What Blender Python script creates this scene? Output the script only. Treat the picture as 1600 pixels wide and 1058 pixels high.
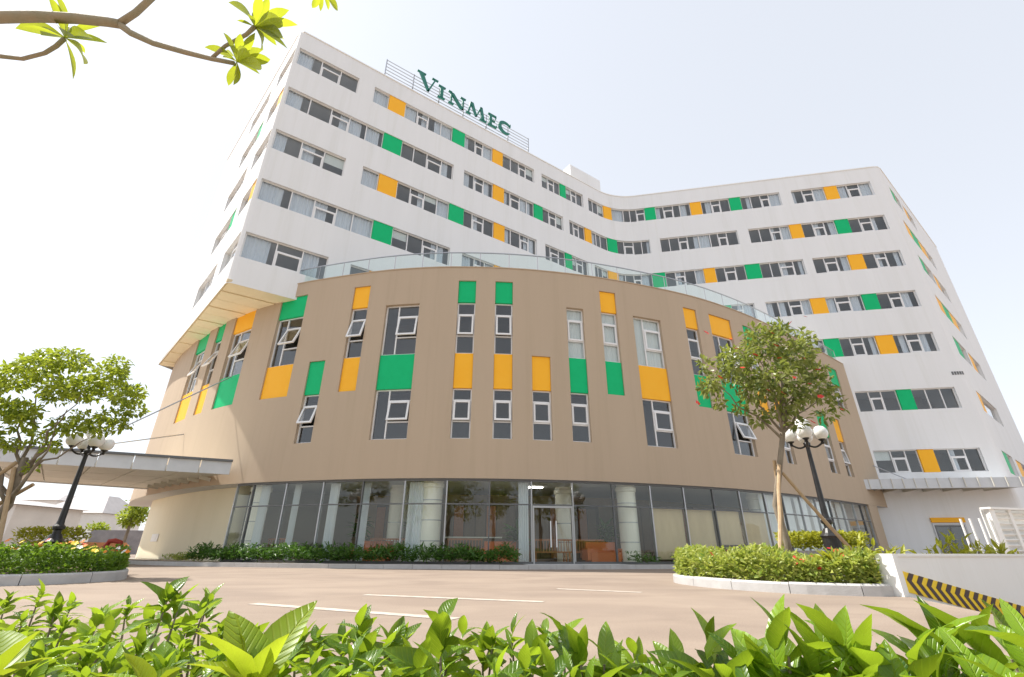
import bpy, math, random
import numpy as np
from mathutils import Vector, Matrix
random.seed(7); RNG = np.random.default_rng(7)
for o in list(bpy.data.objects): bpy.data.objects.remove(o)
SC = bpy.context.scene; COL = SC.collection
# ------------------------------------------------------------------ camera
FPX, PITCH, ROLL, CXO, CAMH = 729.54, math.radians(24.384), math.radians(0.25), -0.73, 0.64
cam = bpy.data.cameras.new('camera'); camo = bpy.data.objects.new('camera', cam); COL.objects.link(camo)
cam.sensor_width = 36; cam.lens = 36*FPX/1600; cam.clip_start = 0.05; cam.clip_end = 6000
cam.shift_x = -CXO/1600
camo.matrix_world = Matrix.Translation((0,0,CAMH)) @ Matrix.Rotation(math.pi/2+PITCH,4,'X') @ Matrix.Rotation(ROLL,4,'Z')
SC.camera = camo
# ------------------------------------------------------------------ world, sun, exposure
SUN_EL = math.radians(57); SUN_AZ = math.atan2(-0.98, 0.20)      # azimuth from +Y towards +X
w = bpy.data.worlds.new('World'); SC.world = w; w.use_nodes = True
nt = w.node_tree; nt.nodes.clear()
sky = nt.nodes.new('ShaderNodeTexSky'); sky.sky_type = 'NISHITA'; sky.sun_disc = False
sky.sun_elevation = SUN_EL; sky.sun_rotation = SUN_AZ % (2*math.pi)
sky.air_density = 1.0; sky.dust_density = 1.0; sky.ozone_density = 1.5; sky.altitude = 0
hs = nt.nodes.new('ShaderNodeHueSaturation'); hs.inputs['Saturation'].default_value = 0.45; hs.inputs['Value'].default_value = 0.47
addv = nt.nodes.new('ShaderNodeMixRGB'); addv.blend_type = 'ADD'; addv.inputs[0].default_value = 1.0
addv.inputs[2].default_value = (3.15, 3.28, 3.5, 1)               # even veil of tropical haze
bg = nt.nodes.new('ShaderNodeBackground'); bg.inputs[1].default_value = 0.12
wo = nt.nodes.new('ShaderNodeOutputWorld')
nt.links.new(sky.outputs[0], hs.inputs['Color']); nt.links.new(hs.outputs[0], addv.inputs[1])
nt.links.new(addv.outputs[0], bg.inputs[0]); nt.links.new(bg.outputs[0], wo.inputs[0])
sl = bpy.data.lights.new('sun', 'SUN'); so = bpy.data.objects.new('sun', sl); COL.objects.link(so)
sl.energy = 4.4; sl.angle = math.radians(0.7); sl.color = (1.0, 0.95, 0.87)
tosun = Vector((math.sin(SUN_AZ)*math.cos(SUN_EL), math.cos(SUN_AZ)*math.cos(SUN_EL), math.sin(SUN_EL)))
so.rotation_euler = (-tosun).to_track_quat('-Z','Y').to_euler(); so.location = tosun*200
SC.view_settings.view_transform = 'Standard'; SC.view_settings.look = 'None'
SC.view_settings.gamma = 1.0; SC.view_settings.exposure = 0.70; SC.view_settings.use_curve_mapping = False
SC.render.engine = 'CYCLES'
SC.cycles.max_bounces = 8; SC.cycles.transparent_max_bounces = 16; SC.cycles.diffuse_bounces = 4

def at(px, py, Y):
    """point of the place that the photograph shows at pixel (px,py), at forward distance Y"""
    x = (px-800-CXO)/FPX; y = -(py-529)/FPX
    c, s = math.cos(ROLL), math.sin(ROLL); x, y = c*x-s*y, s*x+c*y
    cp, sp = math.cos(PITCH), math.sin(PITCH)
    v = (x, cp-sp*y, sp+cp*y); k = Y/v[1]
    return Vector((v[0]*k, Y, v[2]*k+CAMH))
# ------------------------------------------------------------------ materials
def M(name, col, rough=0.6, col2=None, scale=3.0, stretch=(1,1,1), amt=1.0, bump=0.0, bscale=40, metal=0.0, spec=0.5, coat=0.0, detail=6):
    m = bpy.data.materials.new(name); m.use_nodes = True; t = m.node_tree; b = t.nodes['Principled BSDF']
    b.inputs['Base Color'].default_value = (*col,1); b.inputs['Roughness'].default_value = rough
    b.inputs['Metallic'].default_value = metal; b.inputs['Specular IOR Level'].default_value = spec; b.inputs['Coat Weight'].default_value = coat
    tc = t.nodes.new('ShaderNodeNewGeometry')
    if col2 is not None:
        mp = t.nodes.new('ShaderNodeMapping'); mp.inputs['Scale'].default_value = stretch
        n = t.nodes.new('ShaderNodeTexNoise'); n.inputs['Scale'].default_value = scale; n.inputs['Detail'].default_value = detail; n.inputs['Roughness'].default_value = .62
        r = t.nodes.new('ShaderNodeValToRGB'); r.color_ramp.elements[0].position = .5-.2*amt; r.color_ramp.elements[1].position = .5+.2*amt
        r.color_ramp.elements[0].color = (*col,1); r.color_ramp.elements[1].color = (*col2,1)
        t.links.new(tc.outputs['Position'], mp.inputs[0]); t.links.new(mp.outputs[0], n.inputs['Vector'])
        t.links.new(n.outputs['Fac'], r.inputs[0]); t.links.new(r.outputs[0], b.inputs['Base Color'])
    if bump:
        n2 = t.nodes.new('ShaderNodeTexNoise'); n2.inputs['Scale'].default_value = bscale; n2.inputs['Detail'].default_value = 5
        bp = t.nodes.new('ShaderNodeBump'); bp.inputs['Strength'].default_value = bump; bp.inputs['Distance'].default_value = .01
        t.links.new(tc.outputs['Position'], n2.inputs['Vector']); t.links.new(n2.outputs['Fac'], bp.inputs['Height']); t.links.new(bp.outputs[0], b.inputs['Normal'])
    return m
def glass_mat(name, tint, gloss, refl_col=(1,1,1), rough=0.0):
    m = bpy.data.materials.new(name); m.use_nodes = True; t = m.node_tree; t.nodes.clear()
    tr = t.nodes.new('ShaderNodeBsdfTransparent'); tr.inputs[0].default_value = (*tint,1)
    gl = t.nodes.new('ShaderNodeBsdfGlossy'); gl.inputs['Color'].default_value = (*refl_col,1); gl.inputs['Roughness'].default_value = rough
    lw = t.nodes.new('ShaderNodeLayerWeight'); lw.inputs[0].default_value = .5
    fr = t.nodes.new('ShaderNodeMath'); fr.operation = 'POWER'; fr.inputs[1].default_value = 4.0; t.links.new(lw.outputs['Facing'], fr.inputs[0])
    ml = t.nodes.new('ShaderNodeMath'); ml.operation = 'MULTIPLY_ADD'; ml.inputs[1].default_value = .85; ml.inputs[2].default_value = gloss; ml.use_clamp = True
    # faint waviness of real panes
    g = t.nodes.new('ShaderNodeNewGeometry'); n = t.nodes.new('ShaderNodeTexNoise'); n.inputs['Scale'].default_value = .9
    bp = t.nodes.new('ShaderNodeBump'); bp.inputs['Strength'].default_value = .06; bp.inputs['Distance'].default_value = .05
    t.links.new(g.outputs['Position'], n.inputs['Vector']); t.links.new(n.outputs['Fac'], bp.inputs['Height']); t.links.new(bp.outputs[0], gl.inputs['Normal'])
    mx = t.nodes.new('ShaderNodeMixShader'); out = t.nodes.new('ShaderNodeOutputMaterial')
    t.links.new(fr.outputs[0], ml.inputs[0]); t.links.new(ml.outputs[0], mx.inputs[0]); t.links.new(tr.outputs[0], mx.inputs[1]); t.links.new(gl.outputs[0], mx.inputs[2]); t.links.new(mx.outputs[0], out.inputs[0])
    return m
def leaf_mat(name, c1, c2, trans, scale=1.5, mix=0.4, rough=.45, veins=False):
    m = bpy.data.materials.new(name); m.use_nodes = True; t = m.node_tree; b = t.nodes['Principled BSDF']; out = t.nodes['Material Output']
    b.inputs['Roughness'].default_value = rough; b.inputs['Specular IOR Level'].default_value = .45
    N = lambda k, **kw: t.nodes.new('ShaderNode'+k)
    def math_(op, a, b_=None, c=None):
        n = N('Math'); n.operation = op
        for i, v in enumerate((a, b_, c)):
            if v is None: continue
            if isinstance(v,(int,float)): n.inputs[i].default_value = v
            else: t.links.new(v, n.inputs[i])
        return n.outputs[0]
    g = N('NewGeometry'); n = N('TexNoise'); n.inputs['Scale'].default_value = scale; n.inputs['Detail'].default_value = 5
    t.links.new(g.outputs['Position'], n.inputs['Vector'])
    rnd = g.outputs['Random Per Island']
    if veins: rnd = N('ObjectInfo').outputs['Random']
    f = math_('MULTIPLY_ADD', rnd, .55, n.outputs['Fac'])
    r = N('ValToRGB'); r.color_ramp.elements[0].position = .45; r.color_ramp.elements[1].position = 1.0
    r.color_ramp.elements[0].color = (*c1,1); r.color_ramp.elements[1].color = (*c2,1); t.links.new(f, r.inputs[0]); colr = r.outputs[0]
    tl = N('BsdfTranslucent'); tl.inputs[0].default_value = (*trans,1)
    if veins:
        tc = N('TexCoord'); sp = N('SeparateXYZ'); t.links.new(tc.outputs['Object'], sp.inputs[0])
        ax = math_('ABSOLUTE', sp.outputs[0]); ph = math_('MULTIPLY_ADD', sp.outputs[1], 62.0, math_('MULTIPLY', ax, -70.0)); sn = math_('SINE', ph)
        side = math_('MULTIPLY', math_('POWER', math_('MULTIPLY_ADD', sn, .5, .5), 7.0), .55)
        mid = math_('SUBTRACT', 1.0, math_('MINIMUM', math_('MULTIPLY', ax, 70.0), 1.0)); v = math_('MAXIMUM', side, mid)
        mx = N('MixRGB'); t.links.new(math_('MULTIPLY', v, .5), mx.inputs[0]); t.links.new(colr, mx.inputs[1]); mx.inputs[2].default_value = (min(1,c2[0]*1.7),min(1,c2[1]*1.35),c2[2]*2,1); colr = mx.outputs[0]
        bp = N('Bump'); bp.inputs['Strength'].default_value = .5; bp.inputs['Distance'].default_value = .004; t.links.new(math_('SUBTRACT',0.0,v), bp.inputs['Height']); t.links.new(bp.outputs[0], b.inputs['Normal'])
        m2 = N('MixRGB'); m2.blend_type='MULTIPLY'; m2.inputs[0].default_value = 1; t.links.new(math_('MULTIPLY_ADD', f, .9, .25), m2.inputs[2]); m2.inputs[1].default_value=(*trans,1); t.links.new(m2.outputs[0], tl.inputs[0])
    t.links.new(colr, b.inputs['Base Color'])
    mx = N('MixShader'); mx.inputs[0].default_value = mix
    t.links.new(b.outputs[0], mx.inputs[1]); t.links.new(tl.outputs[0], mx.inputs[2]); t.links.new(mx.outputs[0], out.inputs[0])
    return m
MT = dict(
 white=M('white_render',(.83,.84,.85),.75,(.775,.785,.79),.8,(1,1,.10),1.6,.15,30),
 white2=M('white_paint',(.88,.88,.86),.6,(.82,.81,.78),1.5,(1,1,.4),1.3),
 brown=M('brown_render',(.51,.402,.29),.8,(.47,.368,.265),.7,(1,1,.12),1.6,.25,35),
 beige=M('beige_render',(.90,.83,.63),.75,(.85,.78,.58),.5,(1,1,.5),1.4,.15,30),
 green=M('green_panel',(.002,.47,.165),.5,(.004,.51,.185),2,amt=1.2,spec=.2),
 orange=M('orange_panel',(.97,.47,.025),.5,(.98,.50,.035),2,amt=1.2,spec=.2),
 frame=M('white_frame',(.80,.80,.80),.35), steel=M('steel',(.45,.46,.48),.35,metal=.7),
 dark=M('dark_metal',(.13,.135,.14),.4), black=M('black_iron',(.012,.012,.014),.35,(.03,.028,.028),6,bump=.2),
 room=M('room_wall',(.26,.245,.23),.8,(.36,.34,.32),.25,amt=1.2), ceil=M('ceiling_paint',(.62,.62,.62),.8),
 curtain=M('curtain',(.80,.83,.86),.9,(.68,.72,.77),4,(1,1,.1),1.0), cream=M('cream_blind',(.84,.86,.80),.9,(.76,.79,.73),3,(1,1,.2)),
 tan=M('tan_blind',(.66,.53,.34),.9,(.56,.44,.28),2,(1,1,.3)), roof=M('roof_slab',(.45,.44,.42),.9,(.38,.37,.36),.6),
 soffit=M('soffit',(.90,.80,.57),.6,(.84,.73,.51),1.2), soffit2=M('soffit_dark',(.72,.60,.40),.6,(.66,.54,.36),1.2),
 canopy=M('canopy_panel',(.70,.68,.60),.55,(.60,.58,.51),.8), fascia=M('canopy_fascia',(.62,.64,.66),.4,(.55,.57,.59),2),
 ground=M('road_concrete',(.34,.265,.20),.85,(.225,.175,.135),.55,(.30,1.5,1),1.5,.6,70,detail=14),
 line=M('road_paint',(.60,.54,.48),.7,(.38,.31,.25),7,amt=1.2), kerb=M('kerb_concrete',(.58,.57,.56),.8,(.42,.41,.40),2.5,amt=1.4,bump=.4,bscale=50),
 soil=M('soil',(.10,.07,.045),.95,(.16,.11,.07),8,bump=.8), stone=M('granite',(.16,.15,.145),.6,(.26,.25,.24),14,amt=.9,bump=.3),
 wood=M('wood_stake',(.52,.38,.23),.75,(.38,.25,.14),6,(4,4,.5),1.2,.3), oak=M('bench_wood',(.36,.14,.05),.45,(.28,.10,.035),5,(1,1,5)),
 bark=M('bark',(.30,.25,.19),.9,(.16,.125,.09),7,(1,1,.35),1.2,.9,45), bark2=M('plumeria_bark',(.30,.29,.20),.8,(.40,.32,.22),9,(1,1,1),1.2,.5,60),
 glass=glass_mat('window_glass',(.90,.92,.93),.05), glassp=glass_mat('curtain_wall_glass',(.95,.97,.95),.035), rail=glass_mat('railing_glass',(.94,.985,.975),.03),
 sign=M('sign_green',(.004,.16,.115),.4), yellow=M('warning_yellow',(.95,.66,.012),.5,(.90,.60,.012),4), chev=M('warning_black',(.06,.035,.035),.55),
 red=M('red_paint',(.45,.05,.03),.5,(.38,.04,.03),3), terracotta=M('terracotta',(.62,.30,.17),.7,(.52,.24,.13),2),
 grey=M('grey_wall',(.20,.19,.20),.85,(.28,.265,.27),1.2,bump=.3), farwhite=M('house_wall',(.78,.76,.73),.8,(.66,.64,.61),.5), farroof=M('house_roof',(.42,.40,.40),.7,(.35,.33,.33),1),
 fl_red=M('petal_red',(.70,.025,.03),.6), fl_or=M('petal_orange',(.85,.25,.02),.6), fl_ye=M('petal_yellow',(.85,.60,.05),.6), fl_wh=M('petal_white',(.8,.78,.74),.6),
 floor=M('lobby_floor',(.42,.37,.30),.25,(.36,.31,.25),1), walnut=M('walnut',(.10,.065,.04),.5,(.07,.045,.03),3,(1,1,.2)), walnut2=M('walnut_light',(.17,.115,.07),.5,(.12,.08,.05),3,(1,1,.2)), col=M('column_stone',(.86,.84,.76),.35,(.78,.76,.68),2,(1,1,.4)), lobby=M('lobby_wall',(.52,.40,.27),.7,(.36,.27,.18),.5),
 sofa=M('sofa_orange',(.55,.16,.05),.7), pot=M('pot',(.5,.48,.45),.5),
 leafH=leaf_mat('hedge_leaf',(.035,.10,.010),(.14,.24,.02),(.24,.40,.03),2.5,.40,.4),
 leafF=leaf_mat('front_leaf',(.028,.10,.008),(.20,.33,.02),(.42,.58,.03),6,.40,.30,True),
 leafY=leaf_mat('yellow_leaf',(.20,.24,.02),(.42,.42,.03),(.50,.50,.04),4,.35,.45),
 leafV=leaf_mat('variegated_leaf',(.10,.19,.02),(.50,.52,.14),(.48,.56,.08),9,.35,.42),
 leafT=leaf_mat('tree_leaf',(.03,.07,.012),(.30,.32,.11),(.32,.38,.06),3,.40,.34),
 leafL=leaf_mat('rain_leaf',(.045,.11,.012),(.32,.38,.04),(.44,.52,.04),2.5,.40,.38),
 leafP=leaf_mat('plumeria_leaf',(.08,.16,.012),(.24,.31,.02),(.58,.64,.04),6,.52,.35,True),
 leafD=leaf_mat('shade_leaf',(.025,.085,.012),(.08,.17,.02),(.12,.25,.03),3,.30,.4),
)
def globe_mat():
    m = bpy.data.materials.new('opal_globe'); m.use_nodes = True; b = m.node_tree.nodes['Principled BSDF']
    b.inputs['Base Color'].default_value = (.86,.86,.85,1); b.inputs['Roughness'].default_value = .25; b.inputs['Subsurface Weight'].default_value = .35; b.inputs['Subsurface Radius'].default_value = (.1,.1,.1)
    return m
MT['globe'] = globe_mat()
def ground_mat():
    m = M('road_concrete',(.32,.25,.195),.85,(.262,.205,.165),.45,(.8,1.0,1),1.5,.7,80,detail=14); t = m.node_tree; b = t.nodes['Principled BSDF']
    src = b.inputs['Base Color'].links[0].from_socket; g = t.nodes.new('ShaderNodeNewGeometry')
    mp = t.nodes.new('ShaderNodeMapping'); mp.inputs['Rotation'].default_value = (0,0,.5); mp.inputs['Scale'].default_value = (.45,.75,1)
    n = t.nodes.new('ShaderNodeTexNoise'); n.inputs['Scale'].default_value = 1.2; n.inputs['Detail'].default_value = 8; n.inputs['Distortion'].default_value = .6
    r = t.nodes.new('ShaderNodeValToRGB'); r.color_ramp.elements[0].position = .36; r.color_ramp.elements[1].position = .62; r.color_ramp.elements[0].color = (.86,.845,.84,1); r.color_ramp.elements[1].color = (1.05,1.05,1.04,1)
    n2 = t.nodes.new('ShaderNodeTexNoise'); n2.inputs['Scale'].default_value = 55; n2.inputs['Detail'].default_value = 4
    r2 = t.nodes.new('ShaderNodeValToRGB'); r2.color_ramp.elements[0].position = .3; r2.color_ramp.elements[1].position = .7; r2.color_ramp.elements[0].color = (.90,.90,.90,1); r2.color_ramp.elements[1].color = (1.07,1.07,1.07,1)
    a = t.nodes.new('ShaderNodeMixRGB'); a.blend_type = 'MULTIPLY'; a.inputs[0].default_value = 1; c = t.nodes.new('ShaderNodeMixRGB'); c.blend_type = 'MULTIPLY'; c.inputs[0].default_value = 1
    L = t.links.new; L(g.outputs['Position'], mp.inputs[0]); L(mp.outputs[0], n.inputs['Vector']); L(g.outputs['Position'], n2.inputs['Vector']); L(n.outputs['Fac'], r.inputs[0]); L(n2.outputs['Fac'], r2.inputs[0])
    L(src, a.inputs[1]); L(r.outputs[0], a.inputs[2]); L(a.outputs[0], c.inputs[1]); L(r2.outputs[0], c.inputs[2]); L(c.outputs[0], b.inputs['Base Color'])
    return m
MT['ground'] = ground_mat()
def streaks(m, lo, sc=1.6):
    t = m.node_tree; b = t.nodes['Principled BSDF']; src = b.inputs['Base Color'].links[0].from_socket; g = t.nodes.new('ShaderNodeNewGeometry')
    mp = t.nodes.new('ShaderNodeMapping'); mp.inputs['Scale'].default_value = (1,1,.045); n = t.nodes.new('ShaderNodeTexNoise'); n.inputs['Scale'].default_value = sc; n.inputs['Detail'].default_value = 9; n.inputs['Roughness'].default_value = .7
    r = t.nodes.new('ShaderNodeValToRGB'); r.color_ramp.elements[0].position = .34; r.color_ramp.elements[1].position = .50; r.color_ramp.elements[0].color = (lo,lo,lo*.985,1); r.color_ramp.elements[1].color = (1,1,1,1)
    c = t.nodes.new('ShaderNodeMixRGB'); c.blend_type = 'MULTIPLY'; c.inputs[0].default_value = 1; L = t.links.new
    L(g.outputs['Position'], mp.inputs[0]); L(mp.outputs[0], n.inputs['Vector']); L(n.outputs['Fac'], r.inputs[0]); L(src, c.inputs[1]); L(r.outputs[0], c.inputs[2]); L(c.outputs[0], b.inputs['Base Color'])
streaks(MT['white'], .955); streaks(MT['brown'], .95, 1.9); streaks(MT['beige'], .97); streaks(MT['white2'], .94, 3)
def emis(name, col, st):
    m = bpy.data.materials.new(name); m.use_nodes = True; b = m.node_tree.nodes['Principled BSDF']
    b.inputs['Base Color'].default_value = (.8,.8,.8,1); b.inputs['Emission Color'].default_value = (*col,1); b.inputs['Emission Strength'].default_value = st
    return m
MT['lamp'] = emis('lit_ceiling_panel',(1,.95,.85),6)
# ------------------------------------------------------------------ mesh helpers
class B:
    def __init__(s): s.v = []; s.f = []
    def quad(s,a,b,c,d): n=len(s.v); s.v += [tuple(a),tuple(b),tuple(c),tuple(d)]; s.f.append((n,n+1,n+2,n+3)); return s
    def poly(s,pts): n=len(s.v); s.v += [tuple(p) for p in pts]; s.f.append(tuple(range(n,n+len(pts)))); return s
    def hexa(s,p):   # 8 points: bottom 4 ccw, top 4 ccw
        n=len(s.v); s.v += [tuple(q) for q in p]
        s.f += [tuple(n+i for i in f) for f in ((3,2,1,0),(4,5,6,7),(0,1,5,4),(1,2,6,5),(2,3,7,6),(3,0,4,7))]; return s
    def box(s,x0,x1,y0,y1,z0,z1):
        return s.hexa([(x0,y0,z0),(x1,y0,z0),(x1,y1,z0),(x0,y1,z0),(x0,y0,z1),(x1,y0,z1),(x1,y1,z1),(x0,y1,z1)])
    def bar(s,a,b,w,h=None,up=(0,0,1)):
        a=Vector(a); b=Vector(b); h=h or w; d=(b-a).normalized(); u=Vector(up)
        if abs(d.dot(u))>.98: u=Vector((0,1,0))
        r=d.cross(u).normalized(); u=r.cross(d)
        r*=w/2; u*=h/2
        return s.hexa([a-r-u,a+r-u,b+r-u,b-r-u,a-r+u,a+r+u,b+r+u,b-r+u])
    def tube(s,pts,rad,n=8,cap=True):
        pts=[Vector(p) for p in pts]; base=len(s.v); prev=None
        for i,p in enumerate(pts):
            d=(pts[min(i+1,len(pts)-1)]-pts[max(i-1,0)]).normalized()
            if prev is None:
                u=Vector((0,0,1)) if abs(d.z)<.9 else Vector((1,0,0)); r=d.cross(u).normalized()
            else: r=(prev-d*prev.dot(d)).normalized()
            prev=r; u=r.cross(d); R=rad[i] if hasattr(rad,'__len__') else rad
            for k in range(n):
                a=2*math.pi*k/n; s.v.append(tuple(p+(r*math.cos(a)+u*math.sin(a))*R))
        for i in range(len(pts)-1):
            for k in range(n):
                s.f.append((base+i*n+k,base+i*n+(k+1)%n,base+(i+1)*n+(k+1)%n,base+(i+1)*n+k))
        if cap: s.f.append(tuple(base+k for k in range(n))[::-1]); s.f.append(tuple(base+(len(pts)-1)*n+k for k in range(n)))
        return s
    def lathe(s,c,prof,n=16):   # prof: (r,z)
        base=len(s.v)
        for r,z in prof:
            for k in range(n):
                a=2*math.pi*k/n; s.v.append((c[0]+r*math.cos(a),c[1]+r*math.sin(a),c[2]+z))
        for i in range(len(prof)-1):
            for k in range(n): s.f.append((base+i*n+k,base+i*n+(k+1)%n,base+(i+1)*n+(k+1)%n,base+(i+1)*n+k))
        s.f.append(tuple(base+k for k in range(n))[::-1]); s.f.append(tuple(base+(len(prof)-1)*n+k for k in range(n))); return s
    def prism(s,pts,z0,z1):
        n=len(s.v); k=len(pts); s.v += [(p[0],p[1],z0) for p in pts]+[(p[0],p[1],z1) for p in pts]
        s.f.append(tuple(n+i for i in range(k))[::-1]); s.f.append(tuple(n+k+i for i in range(k)))
        for i in range(k): s.f.append((n+i,n+(i+1)%k,n+k+(i+1)%k,n+k+i))
        return s
def rootloc(p):
    while p.parent: p = p.parent
    return p.location
def obj(name, b, mat, parent=None, org=None, smooth=False, kind=None, label=None):
    o0 = Vector(rootloc(parent)) if parent else Vector(org or (0,0,0))
    me = bpy.data.meshes.new(name)
    if isinstance(b, B): me.from_pydata([tuple(Vector(v)-o0) for v in b.v], [], b.f)
    else:
        V, F = b; V = V-np.array(o0); me.from_pydata(V.tolist(), [], F)
    me.materials.append(MT[mat] if isinstance(mat,str) else mat)
    if smooth: me.polygons.foreach_set('use_smooth',[True]*len(me.polygons))
    o = bpy.data.objects.new(name, me); COL.objects.link(o)
    if parent: o.parent = parent
    else: o.location = o0
    if kind: o['kind'] = kind
    if label: o['label'] = label
    return o
def thing(name, label, cat, loc, group=None):
    o = bpy.data.objects.new(name, None); COL.objects.link(o); o.location = loc; o.empty_display_size = .3
    return tag(o, label, cat, group)
def tag(o, label=None, cat=None, group=None, kind=None):
    if label: o['label'] = label
    if cat: o['category'] = cat
    if group: o['group'] = group
    if kind: o['kind'] = kind
    return o
# ------------------------------------------------------------------ plan curves
def fillet_path(pts, radii, step=0.35):
    out=[pts[0]]
    for i in range(1,len(pts)-1):
        p0,p1,p2=pts[i-1],pts[i],pts[i+1]; r=radii[i-1]
        a=math.atan2(p1[1]-p0[1],p1[0]-p0[0]); b=math.atan2(p2[1]-p1[1],p2[0]-p1[0])
        t=(b-a+math.pi)%(2*math.pi)-math.pi
        L=r*math.tan(abs(t)/2); s=1 if t>0 else -1
        st=(p1[0]-L*math.cos(a),p1[1]-L*math.sin(a)); c=(st[0]-s*r*math.sin(a),st[1]+s*r*math.cos(a))
        n=max(2,int(r*abs(t)/step)+2)
        for k in range(n+1):
            an=a+t*k/n; out.append((c[0]+s*r*math.sin(an),c[1]-s*r*math.cos(an)))
    out.append(pts[-1]); return out
def spline_path(pts,n=8):
    out=[]; P=[(2*pts[0][0]-pts[1][0],2*pts[0][1]-pts[1][1])]+list(pts)+[(2*pts[-1][0]-pts[-2][0],2*pts[-1][1]-pts[-2][1])]
    for i in range(1,len(P)-2):
        for k in range(n):
            t=k/n
            out.append(tuple(.5*((2*P[i][d])+(-P[i-1][d]+P[i+1][d])*t+(2*P[i-1][d]-5*P[i][d]+4*P[i+1][d]-P[i+2][d])*t*t+(-P[i-1][d]+3*P[i][d]-3*P[i+1][d]+P[i+2][d])*t**3) for d in (0,1)))
    out.append(pts[-1]); return out
class Path:
    def __init__(s,pts):
        s.p=pts; s.c=[0]
        for a,b in zip(pts,pts[1:]): s.c.append(s.c[-1]+math.dist(a,b))
        s.L=s.c[-1]
    def seg(s,t):
        lo,hi=0,len(s.c)-2
        while lo<hi:
            m=(lo+hi+1)//2
            if s.c[m]<=t: lo=m
            else: hi=m-1
        return lo
    def _sn(s,i):
        i=max(0,min(len(s.p)-2,i)); a,b=s.p[i],s.p[i+1]; l=math.dist(a,b) or 1e-9
        return ((b[1]-a[1])/l,-(b[0]-a[0])/l)
    def nrm(s,t):
        i=s.seg(t); l=s.c[i+1]-s.c[i] or 1e-9; f=(t-s.c[i])/l
        n0=s._sn(i); o=s._sn(i-1) if f<.5 else s._sn(i+1); w=abs(f-.5)
        x,y=n0[0]*(1-w)+o[0]*w,n0[1]*(1-w)+o[1]*w; l=math.hypot(x,y); return (x/l,y/l)
    def at(s,t,off=0.0):      # off > 0: outwards, towards the forecourt
        i=s.seg(t); a,b=s.p[i],s.p[i+1]; l=s.c[i+1]-s.c[i] or 1e-9; f=(t-s.c[i])/l; n=s.nrm(t)
        return (a[0]+(b[0]-a[0])*f+n[0]*off, a[1]+(b[1]-a[1])*f+n[1]*off)
def sbox(b,P,s0,s1,z0,z1,d0,d1,step=9):
    """box that follows the plan curve P from s0 to s1, between outward offsets d0 (inner) and d1 (outer)"""
    n=max(1,int(math.ceil((s1-s0)/step)))
    for k in range(n):
        a=s0+(s1-s0)*k/n; c=s0+(s1-s0)*(k+1)/n
        i0,i1,o0,o1=P.at(a,d0),P.at(c,d0),P.at(a,d1),P.at(c,d1)
        b.hexa([(*o0,z0),(*o1,z0),(*i1,z0),(*i0,z0),(*o0,z1),(*o1,z1),(*i1,z1),(*i0,z1)])
    return b
def swall(P,s0,s1,z0,z1,holes,reveal,step=.6,cut=lambda s,z:False,thick=None):
    """wall face along P with rectangular openings (sa,sb,za,zb) and their reveals"""
    S={s0,s1}; Z={z0,z1}
    for h in holes: S|={h[0],h[1]}; Z|={h[2],h[3]}
    for c in P.c:
        if s0<c<s1: S.add(c)
    S=sorted(S); out=[S[0]]
    for x in S[1:]:
        n=int((x-out[-1])/step)
        b0=out[-1]
        for k in range(1,n+1): 
            if x-(b0+(x-b0)*k/(n+1))>.02: out.append(b0+(x-b0)*k/(n+1))
        if x-out[-1]>1e-4: out.append(x)
    S=out; Z=sorted(Z); b=B()
    idx={}
    def V(i,j):
        k=(i,j)
        if k not in idx: idx[k]=len(b.v); b.v.append((*P.at(S[i]),Z[j]))
        return idx[k]
    for i in range(len(S)-1):
        sm=(S[i]+S[i+1])/2; hs=[h for h in holes if h[0]<sm<h[1]]
        for j in range(len(Z)-1):
            zm=(Z[j]+Z[j+1])/2
            if cut(sm,zm) or any(h[2]<zm<h[3] for h in hs): continue
            b.f.append((V(i,j),V(i+1,j),V(i+1,j+1),V(i,j+1)))
    for h in holes:
        a,c,za,zb=h; ss=[x for x in S if a-1e-6<=x<=c+1e-6]
        for x,y in zip(ss,ss[1:]):
            o0,o1,i0,i1=P.at(x),P.at(y),P.at(x,-reveal),P.at(y,-reveal)
            b.quad((*o0,za),(*i0,za),(*i1,za),(*o1,za)); b.quad((*o0,zb),(*o1,zb),(*i1,zb),(*i0,zb))
        for x in (a,c):
            o,i=P.at(x),P.at(x,-reveal); b.quad((*o,za),(*o,zb),(*i,zb),(*i,za))
    return b
def mitre(pts,off):
    out=[]
    for i,p in enumerate(pts):
        ns=[]
        for j in (i-1,i):
            if 0<=j<len(pts)-1:
                a,b=pts[j],pts[j+1]; l=math.dist(a,b); ns.append(((b[1]-a[1])/l,-(b[0]-a[0])/l))
        n=(sum(q[0] for q in ns)/len(ns),sum(q[1] for q in ns)/len(ns)); l2=n[0]**2+n[1]**2
        out.append((p[0]+n[0]/l2*off,p[1]+n[1]/l2*off))
    return out
T_KEY=[(-25.8,31.9),(-14.35,20.24),(10.1,36.75),(33.4,32.27),(49.0,44.67)]
TOW=Path(fillet_path(T_KEY,[.3,5.0,.9]))
SC0=math.dist(T_KEY[0],T_KEY[1])                    # arc length at the tower's near corner
POD=Path(spline_path([(-27.2,35.2),(-24.2,31.4),(-21.8,28.95),(-19.5,26.9),(-16.9,24.85),(-14.3,23.2),(-11.7,22.05),(-9.2,21.3),(-6.7,20.7),(-4.6,20.4),(-2.6,20.3),(0,20.42),(2.7,20.83),(5.1,21.4),(7.7,22.23),(10.2,23.2),(12.6,24.42),(15.2,26.0),(19.1,28.72),(22.4,31.2),(25.72,33.74)]))

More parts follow.
